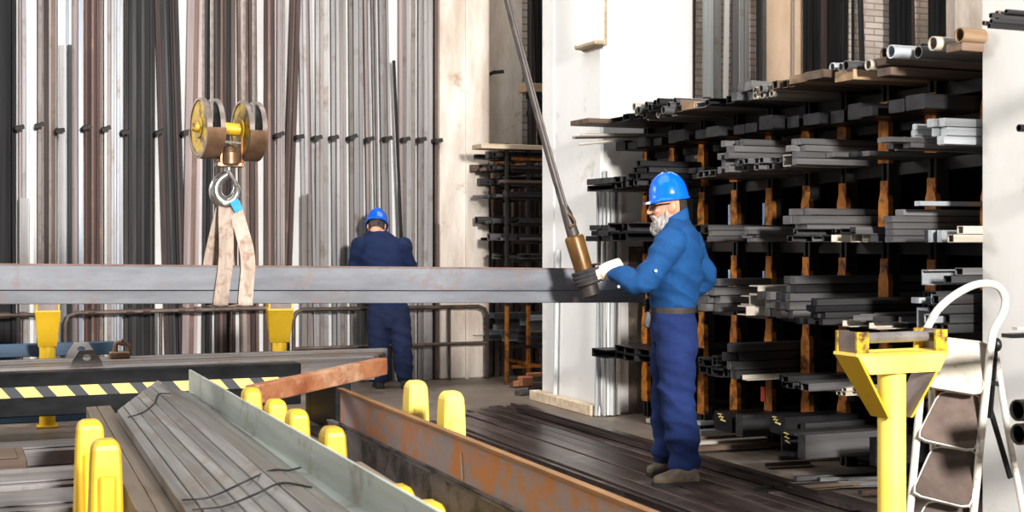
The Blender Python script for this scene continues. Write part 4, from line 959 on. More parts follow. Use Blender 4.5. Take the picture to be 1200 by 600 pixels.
for x, y, Yd, lab in [(55.5, 362, 10.0, 'yellow roller stand behind the black bed at the left edge'), (327.5, 360, 10.75, 'yellow roller stand behind the long tubes left of the rear worker')]:
    c = P(x, y, Yd); zt2 = c.z-.005; c.z = 0; t = thing('roller_stand', lab, 'roller stand', c, 'yellow roller stands in line')
    vd = V((c.x, c.y, 0)).normalized(); vd = (V((vd.x, vd.y, 0))*.8+V((0, 1, 0))*.35)
    stand_head(t, c, vd, zt2, .16, .088 if x < 100 else .1)

# ================================================================== SUSPENDED BEAM, SLING, HOOK
Br, Bl = P(743, 335, 8.32), P(0, 333, 6.92)
bd = (Br-Bl).normalized(); Bl2 = Bl-bd*1.2
bn = V((bd.y, -bd.x, 0)).normalized()         # toward the viewer
if bn.y > 0: bn = -bn
def beam_at(x):
    r = ray(x, 300); # intersect in plan
    den = r.x*bd.y-r.y*bd.x; k = (Bl.x*bd.y-Bl.y*bd.x)/den
    p = V((r.x*k, r.y*k, 0)); s_ = (p-V((Bl.x, Bl.y, 0))).dot(V((bd.x, bd.y, 0)))/(bd.x**2+bd.y**2)
    return Bl+bd*s_
bt = thing('steel_beam', 'long blue-grey steel beam hanging level in a sling across the hall', 'steel beam', beam_at(266)-V((0, 0, .1)))
dU = V((0, 0, 1))
bm = B(); prism(bm, Bl2+dU*.035, Br+dU*.035, rrect(.10, .128, .004)); part('upper_section', bm, 'beam_steel', bt)
bm = B(); prism(bm, Bl2-dU*.066, Br-dU*.066+bd*.05, rrect(.108, .069, .004)); part('lower_section', bm, 'beam_steel', bt)
bm = B(); prism(bm, Bl2+dU*.102, Br+dU*.102, rect(.102, .007)); part('top_edge', bm, 'beam_rust', bt, 'rust-brown top edge')

hb = beam_at(266); hz = lambda y: CAMZ-(y-HOR)/F_PX*(hb.x*FX+hb.y*FY)
hook = thing('hook_block', 'yellow crane hook block with two big sheaves and a steel hook', 'hook block', (hb.x, hb.y, hz(238)))
def sheave(x, y):
    c = beam_at(x); c.z = hz(y); R = .158; ax = V((.99, .14, 0)).normalized(); e = V((-ax.y, ax.x, 0))
    def ring(bm, x0, x1, ro, ri, n=44, a0=0, a1=2*math.pi):
        full = a1-a0 > 6; m = n if full else n+1; P4 = []
        for i in range(m):
            a = a0+(a1-a0)*i/n; rr = e*math.cos(a)+ZUP*math.sin(a)
            P4.append([bm.verts.new(c+ax*x_+rr*r_) for x_, r_ in ((x0, ri), (x0, ro), (x1, ro), (x1, ri))])
        for i in range(n):
            p_, q_ = P4[i], P4[(i+1) % m]
            for k in range(4): bm.faces.new((p_[k], p_[(k+1) % 4], q_[(k+1) % 4], q_[k]))
        if not full: bm.faces.new(P4[0]); bm.faces.new(P4[-1][::-1])
    for sg in (-1, 1):
        bm = B(); prism(bm, c+ax*(sg*.024), c+ax*(sg*.044), circ(R*.93, 44)); part('cheek', bm, 'hook_yellow', hook, 'yellow worn cheek plate', smooth=True)
        bm = B(); ring(bm, sg*.022, sg*.05, R, R*.925); part('rim', bm, 'rim_steel', hook, smooth=True)
    bm = B(); tube(bm, [c-ax*.023, c-ax*.012, c, c+ax*.012, c+ax*.023], [R*.9, R*.82, R*.78, R*.82, R*.9], 40); part('sheave_wheel', bm, 'black_metal', hook, smooth=True)
    bm = B(); ring(bm, -.05, .05, R+.012, R+.003, 22, math.pi*1.02, math.pi*1.98); part('guard', bm, 'hook_brown', hook, smooth=True)
    bm = B(); tube(bm, [c-ax*.085, c-ax*.07, c-ax*.044], [.018, .026, .03], 14); part('axle_end', bm, 'hook_yellow', hook, smooth=True)
    bm = B(); tube(bm, [c-ax*.046, c-ax*.052, c-ax*.053], [.062, .058, .05], 24); part('hub_plate', bm, 'hook_yellow', hook, smooth=True)
    return c
c1 = sheave(243, 150); c2 = sheave(291.5, 152)
cm = (c1+c2)/2
bm = B(); tube(bm, [c1, c2], .035, 16); part('axle', bm, 'hook_yellow', hook, smooth=True)
bm = B(); tube(bm, [c1+V((0, -.03, -.075)), c2+V((0, -.03, -.075))], .009, 10); part('tie_rod', bm, 'hook_steel', hook, smooth=True)
for x, mt in ((258, 'hook_brown'), (282.5, 'rack_orange')):
    p = beam_at(x); bm = B(); box(bm, (p.x-.008, p.y-.04, hz(196)), (p.x+.008, p.y+.04, hz(142)), .003); part('side_plate', bm, mt, hook)
p = beam_at(269)
bm = B(); tube(bm, [V((p.x, p.y, hz(y))) for y in (170, 173, 178, 179, 192, 194)], [.02, .035, .04, .062, .062, .055], 20); part('swivel_nut', bm, 'hook_brown', hook, smooth=True)
bm = B(); box(bm, (p.x-.075, p.y-.04, hz(196)), (p.x+.075, p.y+.04, hz(190)), .006); part('crosshead', bm, 'hook_brown', hook)
m = F_PX/(p.x*FX+p.y*FY)
def hp(x, y, dy=0): return V((p.x, p.y+dy, 0))+bd*((x-269)/m/.95)*1.0+V((0, 0, hz(y)-0))-V((0, 0, bd.z*((x-269)/m)))
bm = B(); limb(bm, [hp(267.5, 193), hp(267, 203), hp(258, 211), hp(253.5, 220), hp(255, 231), hp(264, 238.5), hp(273, 234), hp(277, 225), hp(276, 214)], [.024, .024, .03, .034, .037, .04, .036, .028, .012], 4, 12); part('hook', bm, 'hook_steel', hook, 'shiny steel hook', smooth=True)
bm = B(); limb(bm, [hp(267, 202, -.03), hp(271, 209, -.03), hp(275.5, 218, -.03)], [.012, .01, .008], 3, 8); part('latch', bm, 'hook_steel', hook, smooth=True)
for c, dx in ((c1, .02), (c2, .02)):
    bm = B(); d0 = -.15
    tube(bm, [c+V((.0, -.13, .02)), c+V((.0, -.135, 1.0)), c+V((0, -.14, 4.2))], .009, 8); part('wire_rope', bm, 'wire', hook, smooth=True)
    bm = B(); tube(bm, [c+V((.0, .13, .02)), c+V((0, .14, 4.2))], .009, 8); part('wire_rope', bm, 'wire', hook, smooth=True)
# sling
sl = thing('lifting_sling', 'worn beige textile sling looped from the hook around the hanging beam', 'sling', (hb.x, hb.y, beam_at(266).z-.11))
def band(pts, w, name='strap', mat='sling', wd=None):
    bm = B(); pts = crom(pts, 3); wdir = [(wd or bd)]*len(pts); R = []
    for i, q in enumerate(pts):
        t = (pts[min(i+1, len(pts)-1)]-pts[max(0, i-1)]).normalized(); ww = (wdir[i]-t*wdir[i].dot(t)).normalized(); nn = t.cross(ww)
        R.append([bm.verts.new(q+ww*a*w/2+nn*b*.005) for a, b in ((-1, -1), (-.3, -1.8), (.3, -1.8), (1, -1), (1, 1), (.3, 1.8), (-.3, 1.8), (-1, 1))])
    for a, b in zip(R, R[1:]):
        for k in range(8): bm.faces.new((a[k], a[(k+1) % 8], b[(k+1) % 8], b[k]))
    bm.faces.new(R[0][::-1]); bm.faces.new(R[-1]); part(name, bm, mat, sl, smooth=True, angle=50)
def bp(x, y, o): q = beam_at(x)+bn*o; Yc = q.x*FX+q.y*FY; q.z = CAMZ-(y-HOR)/F_PX*Yc; return q
zt9 = lambda x: beam_at(x).z
def loop(xf0, xf1, xf2, xb, top):
    f1 = bp(xf1, 312, .062); f2 = bp(xf2, 352, .066); fb = beam_at(xf2)+bn*.05-dU*.107; bb = beam_at(xb)-bn*.05-dU*.107; b2 = beam_at(xb)-bn*.062-dU*.05; b1 = beam_at(xb)-bn*.062+dU*.11
    band([bp(top, 234, .012), bp((top*1.2+xf1*.8)/2, 258, .035), bp(xf0, 290, .055), f1, (f1+f2)/2, f2, fb, bb, b2, b1, bp((xb+top)/2, 270, -.04), bp(top, 236, -.012)], .078)
loop(263, 261.5, 256, 249, 264)
loop(286, 288, 284.5, 272, 271)
band([bp(272, 235, .04), bp(276, 243, .045), bp(278, 247, .045)], .05, 'label_tag', 'sling_blue')

# ================================================================== PENDANT CONTROL
pend = thing('crane_pendant', 'brown pendant control on a long dark cable held by the bearded worker', 'pendant', P(692, 345, 7.72))
PY = 7.72
pa_, pb_ = P(672, 276, PY), P(692, 342, PY)
pax = (pa_-pb_).normalized()
bm = B(); L = (pa_-pb_).length
tube(bm, [pb_+pax*L*f for f in (0, .02, .06, .94, .98, 1)], [.036, .046, .05, .056, .052, .04], 16); part('grip_body', bm, 'pendant_brown', pend, smooth=True)
bm = B(); tube(bm, [pb_-pax*.03, pb_-pax*.02, pb_+pax*.035], [.03, .05, .054], 16); part('end_cap', bm, 'cable_dark', pend, smooth=True)
bm = B(); tube(bm, [pa_, P(664, 250, PY), P(660, 240, PY)], [.036, .03, .022], 12); part('cable_gland', bm, 'cable_dark', pend, smooth=True)
bm = B(); limb(bm, [P(669, 266, PY-.04), P(674, 262, PY-.05), P(671, 255, PY-.05), P(667, 251, PY-.03)], [.008]*4, 3, 8); part('shackle', bm, 'hook_brown', pend, smooth=True)
bm = B(); tube(bm, crom([P(661, 243, PY), P(640, 170, PY+.02), P(617, 85, PY+.05), P(596, 5, PY+.08), P(570, -100, PY+.12), P(545, -220, PY+.15)], 4), .022, 10); part('cable', bm, 'cable_dark', pend, smooth=True)
bm = B(); tube(bm, crom([P(664, 243, PY-.02), P(643, 170, PY), P(620, 85, PY+.03), P(599, 5, PY+.06), P(573, -100, PY+.1), P(548, -220, PY+.13)], 4), .007, 8); part('strain_wire', bm, 'cable_dark', pend, smooth=True)

# ================================================================== PEOPLE
def head_mesh(bm, C, Fd, Ld, Ud, sc=1.0):
    """head with brow, nose, lips, chin; C = centre of skull"""
    rings = [(-.118, -.02, .062, .028), (-.112, -.04, .086, .045), (-.095, -.055, .093, .056), (-.07, -.068, .093, .064), (-.045, -.08, .096, .068), (-.015, -.092, .098, .072), (.012, -.098, .096, .0745), (.04, -.1, .1, .076), (.065, -.098, .095, .075), (.09, -.085, .078, .066), (.11, -.055, .05, .045), (.119, -.02, .02, .018)]
    R = []
    for z, bk, fr, hw in rings:
        c = C+Ud*z*sc+Fd*((fr+bk)/2)*sc; R.append((c, Fd*((fr-bk)/2)*sc, Ld*hw*sc))
    loft(bm, R, 24)
    q = lambda f, l, u: C+Fd*f*sc+Ld*l*sc+Ud*u*sc
    limb(bm, [q(.095, 0, .032), q(.112, 0, .005), q(.122, 0, -.016)], [.009, .012, .015], 3, 10)      # nose
    for s_ in (-1, 1):
        limb(bm, [q(.108, s_*.012, -.019), q(.104, s_*.014, -.02)], [.009, .009], 2, 8)
        limb(bm, [q(.088, s_*.05, .036), q(.1, s_*.022, .042)], [.009, .01], 2, 8)                     # brow
        limb(bm, [q(.08, s_*.052, -.01), q(.09, s_*.035, -.018)], [.014, .014], 2, 8)                  # cheek
        # ear
        M = Matrix((Fd, Ld, Ud)).transposed()
        ball(bm, q(-.006, s_*.077, .0), .023, .01, .036, M); ball(bm, q(-.016, s_*.085, .006), .016, .009, .03, M)
    limb(bm, [q(.1, -.02, -.05), q(.106, 0, -.049), q(.1, .02, -.05)], [.007, .009, .007], 3, 8)
    limb(bm, [q(.098, -.018, -.062), q(.104, 0, -.063), q(.098, .018, -.062)], [.007, .009, .007], 3, 8)

def helmet(root, C, Fd, Ld, Ud, sc=1.0, label='glossy blue hard hat'):
    M = Matrix((Fd, Ld, Ud)).transposed(); n = 40
    bm = B(); prof = [(0, 1.0), (.18, .985), (.36, .935), (.54, .85), (.7, .735), (.83, .585), (.92, .4), (.97, .2), (1.0, .0)]
    R = []; H = .174*sc
    for r, h in prof[1:]:
        L_ = []
        for i in range(n):
            a = 2*math.pi*i/n; rx = .132*sc*r; ry = .112*sc*r
            x, y = rx*math.cos(a), ry*math.sin(a); z = H*h
            ridge = sum(math.exp(-((y-k)/(.007*sc))**2) for k in (-.028*sc, 0, .028*sc)) if r < .93 else 0
            z += .0055*sc*min(1, ridge)
            L_.append(bm.verts.new(C+M @ V((x, y, z))))
        R.append(L_)
    tp = bm.verts.new(C+Ud*(H+.003))
    for i in range(n): bm.faces.new((tp, R[0][i], R[0][(i+1) % n]))
    for a, b in zip(R, R[1:]):
        for k in range(n): bm.faces.new((a[k], a[(k+1) % n], b[(k+1) % n], b[k]))
    # lip and peak
    lip = []
    for (k, dz) in ((1.06, -.006), (1.05, -.014), (.95, -.012)):
        L_ = []
        for i in range(n):
            a = 2*math.pi*i/n; pk = max(0, math.cos(a))**2*.036*sc if k > 1 else 0
            L_.append(bm.verts.new(C+M @ V(((.132*sc*k+pk)*math.cos(a), (.112*sc*k)*math.sin(a), dz*sc-(.006*sc if pk > .01 else 0)))))
        lip.append(L_)
    for a, b in zip([R[-1]]+lip, lip):
        for k in range(n): bm.faces.new((a[k], a[(k+1) % n], b[(k+1) % n], b[k]))
    h = part('hard_hat', bm, 'helmet_blue', root, label, smooth=True, angle=50)
    bm = B(); limb(bm, [C+Ud*(H+.001), C+Ud*(H+.012)], [.012, .012], 2, 10); part('knob', bm, 'black_metal', h, smooth=True)
    return h

def boot(root, heel, toe, zg, ank, mat='boot'):
    f = (toe-heel); f.z = 0; L = f.length; f.normalize(); l = V((-f.y, f.x, 0)); b0 = V((heel.x, heel.y, zg))
    q = lambda a, z, s=0: b0+f*a+V((0, 0, z))+l*s
    bm = B(); R = []
    for a, hw, h in ((.005, .03, .05), (.03, .04, .085), (.07, .042, .10), (.12, .042, .095), (.17, .048, .075), (.215, .052, .06), (.255, .046, .052), (.28, .03, .045), (.29, .012, .035)):
        a *= L/.29; R.append((q(a, h*.5+.008), l*hw, V((0, 0, h*.56))))
    loft(bm, R, 20, .8)
    limb(bm, [q(L*.2, .06), ank], [.05, .052], 3, 16)
    me = remeshed(bm, .006, 4, zmin=zg+.012); o = link('boot', me, mat, root)
    bm = B(); pts = [(0.0, .022), (.03, .04), (.1, .04), (.16, .046), (.22, .054), (.27, .046), (.297, .018)]
    R2 = [q(a*L/.29, 0, s) for a, s in pts]+[q(a*L/.29, 0, -s) for a, s in pts[::-1]]
    a = [bm.verts.new(p_) for p_ in R2]; b = [bm.verts.new(p_+V((0, 0, .022))) for p_ in R2]; bm.faces.new(a[::-1]); bm.faces.new(b)
    for k in range(len(a)): bm.faces.new((a[k], a[(k+1) % len(a)], b[(k+1) % len(a)], b[k]))
    part('sole', bm, 'sole', o)
    return o

def grip_hand(bm, W_, K, ax, e1, e2, C, Rg, r0, thumb=True):
    """palm from wrist W_ to grip centre C on an axis ax; fingers curl from e1 through e2 to -e1"""
    pol = lambda a, rr, h: C+(e1*math.cos(math.radians(a))+e2*math.sin(math.radians(a)))*rr+ax*h
    offs = [.036, .012, -.012, -.034]; ln = [1.0, 1.08, 1.0, .82]
    for o, k in zip(offs, ln):
        limb(bm, [pol(12, Rg+.022, o*.9), pol(52, Rg+.008, o), pol(100*k, Rg+.006, o), pol(140*k, Rg+.004, o), pol(176*k, Rg, o)], [r0*1.1, r0*1.1, r0*1.05, r0, r0*.85], 4, 10)
        limb(bm, [W_+(pol(12, Rg+.02, o*.9)-W_)*.12+ax*o*.2, pol(5, Rg+.035, o*.7), pol(14, Rg+.022, o*.9)], [.024, .02, r0*1.2], 3, 10)
    limb(bm, [W_+(C-W_)*.2+ax*.012, pol(-12, Rg+.025, .035), pol(-50, Rg+.012, .05), pol(-95, Rg+.006, .055), pol(-130, Rg+.004, .052)], [.024, .02, r0*1.15, r0*1.05, r0*.9], 4, 10)

# ---- bearded worker in front
Y0 = 7.75
def w(x, y, dY=0): return P(x, y, Y0+dY)
def camdir(X, Y, Z=0): return c2w(X, Y, Z)
Fd = camdir(-.97, .2).normalized(); Ud = V((0, 0, 1)); Ld = Ud.cross(Fd).normalized()
per = thing('person', 'bearded man in blue work clothes and hard hat standing and holding the pendant', 'person', V((w(792, 560).x, w(792, 560).y, .02)))
SH_L, EL_L, WR_L = w(787, 284, -.17), w(752, 333, -.27), w(712, 318, -.09)
SH_R, EL_R, WR_R = w(806, 282, .17), w(827, 325, .26), w(795, 352, .33)
HP_L, KN_L, AN_L = w(793, 385, -.09), w(793, 466, -.13), w(801, 545, -.15)
HP_R, KN_R, AN_R = w(786, 385, .10), w(783, 464, .11), w(781, 537, .13)
HC = w(784, 243, 0); Fh = camdir(-.985, -.02, -.12).normalized(); Uh = (Ud-Fh*Ud.dot(Fh)).normalized(); Lh = Uh.cross(Fh).normalized()
def torso(bm, g=0, hem=True):
    T = [(366, 789, .115, .155), (352, 790, .135, .175), (338, 791.5, .145, .185), (318, 793.5, .145, .195), (300, 795, .14, .205), (284, 796.5, .125, .21), (272, 796, .10, .185), (262, 794, .078, .12), (255, 792.5, .066, .075)]
    loft(bm, [(w(x, y), Fd*(a-g), Ld*(b-g)) for y, x, a, b in T], 28)
# body: one continuous surface
bm = B(); torso(bm, .02)
loft(bm, [(w(789, 400), Fd*.1, Ld*.14), (w(789, 380), Fd*.11, Ld*.15), (w(789, 360), Fd*.1, Ld*.14)], 20)
limb(bm, [w(793, 262), w(788, 252), HC-Uh*.06-Fh*.02], [.062, .058, .06], 3, 16)
for a in ((SH_L, EL_L, WR_L), (SH_R, EL_R, WR_R)): limb(bm, list(a), [.058, .042, .028], 5, 14)
for a in ((HP_L, KN_L, AN_L), (HP_R, KN_R, AN_R)): limb(bm, list(a), [.08, .058, .042], 5, 14)
head_mesh(bm, HC, Fh, Lh, Uh, .97)
HCN = pb_+pax*.085
hd = (WR_L-HCN); hd -= pax*hd.dot(pax); hd.normalize(); h2 = hd.cross(pax).normalized()
if camdir(0, 1).dot(h2) > 0: h2 = -h2
limb(bm, [WR_L, HCN+hd*.1], [.028, .03], 3, 12)
grip_hand(bm, WR_L+(HCN-WR_L)*.25, None, pax, hd, h2, HCN, .062, .0085)
body = link('body', remeshed(bm, .0062, 2), 'skin', per)
# gloves: canvas back and cuff, dark fingers
bm = B(); grip_hand(bm, WR_L+(HCN-WR_L)*.3, None, pax, hd, h2, HCN, .064, .0115); gl = link('glove', remeshed(bm, .0045, 2), 'glove_dark', per, 'dark work glove')
bm = B(); c0 = WR_L+(WR_L-EL_L).normalized()*.0
wd_ = (HCN+hd*.075-WR_L).normalized()
loft(bm, [(WR_L-wd_*.085, pax*.056, h2*.052), (WR_L-wd_*.03, pax*.055, h2*.05), (WR_L+wd_*.02, pax*.05, h2*.044), (WR_L+wd_*.032, pax*.045, h2*.038), (WR_L+wd_*.07, pax*.05, h2*.034), (HCN+hd*.088+h2*.012, pax*.05, h2*.03)], 20); link('cuff', remeshed(bm, .005, 2), 'glove_canvas', gl, 'beige canvas cuff and back')
bm = B(); limb(bm, [WR_R, WR_R+Fd*.08-Ud*.02, WR_R+Fd*.14-Ud*.03], [.036, .042, .03], 3, 12)
for k in range(4): limb(bm, [WR_R+Fd*.13-Ud*(.055-.022*k), WR_R+Fd*.18-Ud*(.06-.022*k)+Ld*.01, WR_R+Fd*.19-Ud*(.065-.022*k)+Ld*.045], [.012, .011, .01], 3, 8)
limb(bm, [WR_R+Fd*.05+Ud*.01, WR_R+Fd*.1+Ud*.03+Ld*.03, WR_R+Fd*.13+Ud*.025+Ld*.05], [.014, .012, .01], 3, 8)
link('glove', remeshed(bm, .005, 2), 'glove_dark', per, 'dark work glove')
# jacket
bm = B(); torso(bm, 0)
for a, k in (((SH_L, EL_L, WR_L), 1), ((SH_R, EL_R, WR_R), .95)):
    up1 = a[0]*.5+a[1]*.5; fo = a[1]*.45+a[2]*.55
    limb(bm, [a[0], up1, a[1], fo, a[1]*.3+a[2]*.7], [.083*k, .078*k, .07*k, .064*k, .056*k], 4, 18)
limb(bm, [w(795, 272), w(791, 258)], [.085, .07], 3, 16)
def jf(p): return 1.0
link('jacket', remeshed(bm, .0085, 3, .017, 6.5), 'cloth_blue', per, 'bright blue long-sleeved work jacket')
# collar
bm = B(); n = 28
for (zz, rr, th) in ((0, 0, 0),):
    R = []
    cc = w(790, 256.5)
    for k_, (dz, fr) in enumerate(((-.03, 1.14), (.03, 1.0), (.032, .93), (-.03, 1.0))):
        R.append([bm.verts.new(cc+(Fd*math.cos(2*math.pi*i/n)*.078+Ld*math.sin(2*math.pi*i/n)*.076)*fr+Ud*(dz-.012-.045*math.cos(2*math.pi*i/n))) for i in range(n)])
    for a, b in zip(R, R[1:]+R[:1]):
        for i in range(n): bm.faces.new((a[i], a[(i+1) % n], b[(i+1) % n], b[i]))
part('collar', bm, 'cloth_blue', per, smooth=True, angle=60)
for x, y, dY in ((768.5, 317.5, -.345), (725, 336, -.235)):
    bm = B(); ball(bm, w(x, y, dY), .009, .009, .009, seg=10); part('button', bm, 'helmet_white', per, 'pale button', smooth=True)
# trousers
bm = B()
loft(bm, [(w(789, 402), Fd*.115, Ld*.16), (w(789, 388), Fd*.13, Ld*.178), (w(789, 372), Fd*.128, Ld*.175), (w(789, 358), Fd*.12, Ld*.162)], 24)
limb(bm, [HP_L, HP_L*.5+KN_L*.5, KN_L, KN_L*.5+AN_L*.5+Fd*-.008, AN_L+Ud*.0], [.118, .113, .098, .095, .086], 4, 20)
limb(bm, [HP_R, HP_R*.5+KN_R*.5, KN_R, KN_R*.5+AN_R*.5, AN_R+Ud*.0], [.115, .11, .095, .092, .084], 4, 20)
def tf(p): return .7+.9*max(0, 1-abs(p.z-.18)/.25)+.5*max(0, 1-abs(p.z-.55)/.2)
link('trousers', remeshed(bm, .0085, 3, .016, 6.5, zmin=.10, foldfn=tf), 'trouser_blue', per, 'darker blue work trousers')
bm = B(); loft(bm, [(w(789, 366), Fd*.131, Ld*.172), (w(789, 359), Fd*.131, Ld*.172)], 32); part('belt', bm, 'belt', per, smooth=True, angle=40)
bm = B(); tube(bm, crom([w(764, 363, -.02), w(762.5, 372, -.03), w(758.5, 382, -.03), w(757, 377, -.03), w(760, 366, -.02)], 4), .014, 8); part('tool_loop', bm, 'roller', per, 'grey strap loop at the belt', smooth=True)
boot(per, w(819, 560, -.17), w(766, 560, -.24), .02, AN_L-Ud*.01)
boot(per, w(806, 552, .12), w(758, 552, .10), .02, AN_R-Ud*.01)
# beard, hair, glasses, helmet
q = lambda f, l, u: HC+Fh*f+Lh*l+Uh*u
bm = B()
for s_ in (-1, 1):
    limb(bm, [q(.022, s_*.066, -.012), q(.03, s_*.064, -.04), q(.042, s_*.057, -.075), q(.07, s_*.04, -.1), q(.085, 0, -.115)], [.006, .014, .022, .029, .032], 4, 12)
    limb(bm, [q(.05, s_*.056, -.05), q(.078, s_*.04, -.075), q(.092, s_*.015, -.09)], [.016, .022, .024], 3, 12)
    limb(bm, [q(.08, s_*.036, -.06), q(.1, s_*.02, -.044), q(.108, 0, -.04)], [.01, .011, .01], 3, 10)
limb(bm, [q(.088, 0, -.088), q(.094, 0, -.115), q(.082, 0, -.15)], [.022, .034, .024], 3, 12)
me = remeshed(bm, .0045, 3, .0022, 45); link('beard', me, 'beard', per, 'full grey beard')
bm = B(); n = 20; R = []
for (u_, k) in ((.06, 1.03), (.03, 1.06), (.0, 1.06), (-.03, 1.02), (-.055, .93), (-.062, .88)):
    L_ = []
    for i in range(n+1):
        a = math.radians(122+116*i/n); L_.append(bm.verts.new(q(-.002+.098*k*math.cos(a), .0765*k*math.sin(a), u_)))
    R.append(L_)
for a, b in zip(R, R[1:]):
    for k in range(n): bm.faces.new((a[k], a[k+1], b[k+1], b[k]))
bmesh.ops.solidify(bm, geom=bm.faces[:], thickness=.006); part('hair', bm, 'hair', per, 'short dark grey hair', smooth=True)
bm = B()
for s_ in (-1, 1):
    ball(bm, q(.104, s_*.034, .014), .006, .026, .017, Matrix((Fh, Lh, Uh)).transposed(), 14)
gz = part('safety_glasses', bm, 'glass_dark', per, 'dark rimmed safety glasses', smooth=True)
bm = B()
for s_ in (-1, 1):
    tube(bm, [q(.1+.006*math.cos(a)*0, s_*.034+.027*math.cos(a), .014+.018*math.sin(a)) for a in [2*math.pi*i/16 for i in range(17)]], .0035, 6)
    tube(bm, [q(.1, s_*.06, .02), q(.05, s_*.077, .022), q(-.005, s_*.08, .02)], .004, 6)
part('frame', bm, 'black_metal', gz, smooth=True)
helmet(per, q(-.006, 0, .05), Fh, Lh, Uh, .87)
bm = B(); n = 24; R = []
for k, dz in ((1.0, -.008), (1.0, -.019), (.93, -.017)):
    R.append([bm.verts.new(q(-.006, 0, .05)+Fh*(.171*.87*k*math.cos(a))+Lh*(.118*.87*k*math.sin(a))+Uh*dz) for a in [math.radians(-38+76*i/n) for i in range(n+1)]])
for a, b in zip(R, R[1:]):
    for k in range(n): bm.faces.new((a[k], a[k+1], b[k+1], b[k]))
part('peak_highlight', bm, 'helmet_white', per, 'white painted highlight on the rim of the hat peak', smooth=True)  # white strip painted as light catching the front of the hat

# ---- worker at the back wall
Y0 = 12.62
Fd = camdir(.12, .99).normalized(); Ld = Ud.cross(Fd).normalized()
pr2 = thing('person', 'man in dark blue overalls seen from behind, working at the upright bars', 'person', V((w(458, 448).x, w(458, 448).y, 0)))
SH_L, EL_L, WR_L = w(422, 288, .0), w(416, 326, .12), w(430, 336, .30)
SH_R, EL_R, WR_R = w(472, 288, .02), w(481, 324, .12), w(470, 336, .30)
HP_L, KN_L, AN_L = w(444, 362, 0), w(444, 405, -.02), w(446, 443, .0)
HP_R, KN_R, AN_R = w(466, 362, 0), w(471, 405, -.02), w(474, 441, .02)
HC = w(441.5, 266.5, .12); Fh = camdir(.0, .85, -.5).normalized(); Uh = (Ud-Fh*Ud.dot(Fh)).normalized(); Lh = Uh.cross(Fh).normalized()
T = [(362, 456, .12, .165, 0), (345, 455, .13, .175, 0), (325, 452, .135, .19, .01), (305, 449, .14, .205, .03), (290, 447, .13, .215, .05), (281, 445.5, .11, .19, .07), (275, 443.5, .085, .13, .08), (271, 442.5, .068, .08, .09)]
bm = B(); loft(bm, [(w(x, y, dy), Fd*(a-.02), Ld*(b-.02)) for y, x, a, b, dy in T], 24)
loft(bm, [(w(455, 382), Fd*.1, Ld*.14), (w(455, 370), Fd*.11, Ld*.15), (w(455, 358), Fd*.1, Ld*.14)], 20)
limb(bm, [w(444, 277, .08), w(442.5, 270, .1), HC-Uh*.04-Fh*.02], [.064, .06, .062], 3, 16)
for a in ((SH_L, EL_L, WR_L), (SH_R, EL_R, WR_R)):
    limb(bm, list(a), [.058, .042, .028], 5, 14)
    limb(bm, [a[2], a[2]+Fd*.08], [.034, .03], 3, 10)
    for k in range(4): limb(bm, [a[2]+Fd*.08+Ud*(.03-.02*k), a[2]+Fd*.14+Ud*(.03-.02*k), a[2]+Fd*.155+Ud*(.02-.02*k)], [.0095, .009, .008], 3, 8)
    sgn = 1 if a[0] is SH_L else -1
    limb(bm, [a[2]+Fd*.03+Ud*.02, a[2]+Fd*.08+Ud*.045-Ld*sgn*.025, a[2]+Fd*.11+Ud*.045-Ld*sgn*.03], [.014, .011, .009], 3, 8)
for a in ((HP_L, KN_L, AN_L), (HP_R, KN_R, AN_R)): limb(bm, list(a), [.08, .058, .042], 5, 14)
head_mesh(bm, HC, Fh, Lh, Uh, .97)
link('body', remeshed(bm, .0075, 2), 'skin', pr2)
bm = B(); loft(bm, [(w(x, y, dy), Fd*a, Ld*b) for y, x, a, b, dy in T], 28)
for a in ((SH_L, EL_L, WR_L), (SH_R, EL_R, WR_R)):
    limb(bm, [a[0], a[0]*.5+a[1]*.5, a[1], a[1]*.45+a[2]*.55, a[1]*.08+a[2]*.92], [.088, .08, .07, .062, .052], 4, 18)
link('jacket', remeshed(bm, .01, 4, .012, 7), 'cloth_navy', pr2, 'dark blue work jacket')
bm = B(); loft(bm, [(w(455.5, 384), Fd*.11, Ld*.15), (w(455.5, 372), Fd*.13, Ld*.178), (w(455.5, 357), Fd*.122, Ld*.17)], 24)
limb(bm, [HP_L, HP_L*.5+KN_L*.5, KN_L, KN_L*.5+AN_L*.5, AN_L], [.108, .106, .095, .09, .082], 4, 20)
limb(bm, [HP_R, HP_R*.5+KN_R*.5, KN_R, KN_R*.5+AN_R*.5, AN_R], [.108, .106, .095, .09, .082], 4, 20)
link('trousers', remeshed(bm, .01, 4, .012, 7, zmin=.06), 'trouser_navy', pr2, 'dark navy work trousers')
boot(pr2, w(446, 447, -.08), w(442, 447, .19), .0, AN_L, 'sole'); boot(pr2, w(474, 447, -.06), w(478, 447, .2), .0, AN_R, 'sole')
q = lambda f, l, u: HC+Fh*f+Lh*l+Uh*u
bm = B(); n = 20; R = []
for (u_, k) in ((.06, 1.03), (.03, 1.06), (.0, 1.06), (-.025, 1.02), (-.04, .95)):
    R.append([bm.verts.new(q(-.002+.098*k*math.cos(a), .0765*k*math.sin(a), u_)) for a in [math.radians(100+160*i/n) for i in range(n+1)]])
for a, b in zip(R, R[1:]):
    for k in range(n): bm.faces.new((a[k], a[k+1], b[k+1], b[k]))
bmesh.ops.solidify(bm, geom=bm.faces[:], thickness=.006); part('hair', bm, 'hair', pr2, 'cropped grey hair', smooth=True)
helmet(pr2, q(-.004, 0, .035), Fh, Lh, Uh, .92)

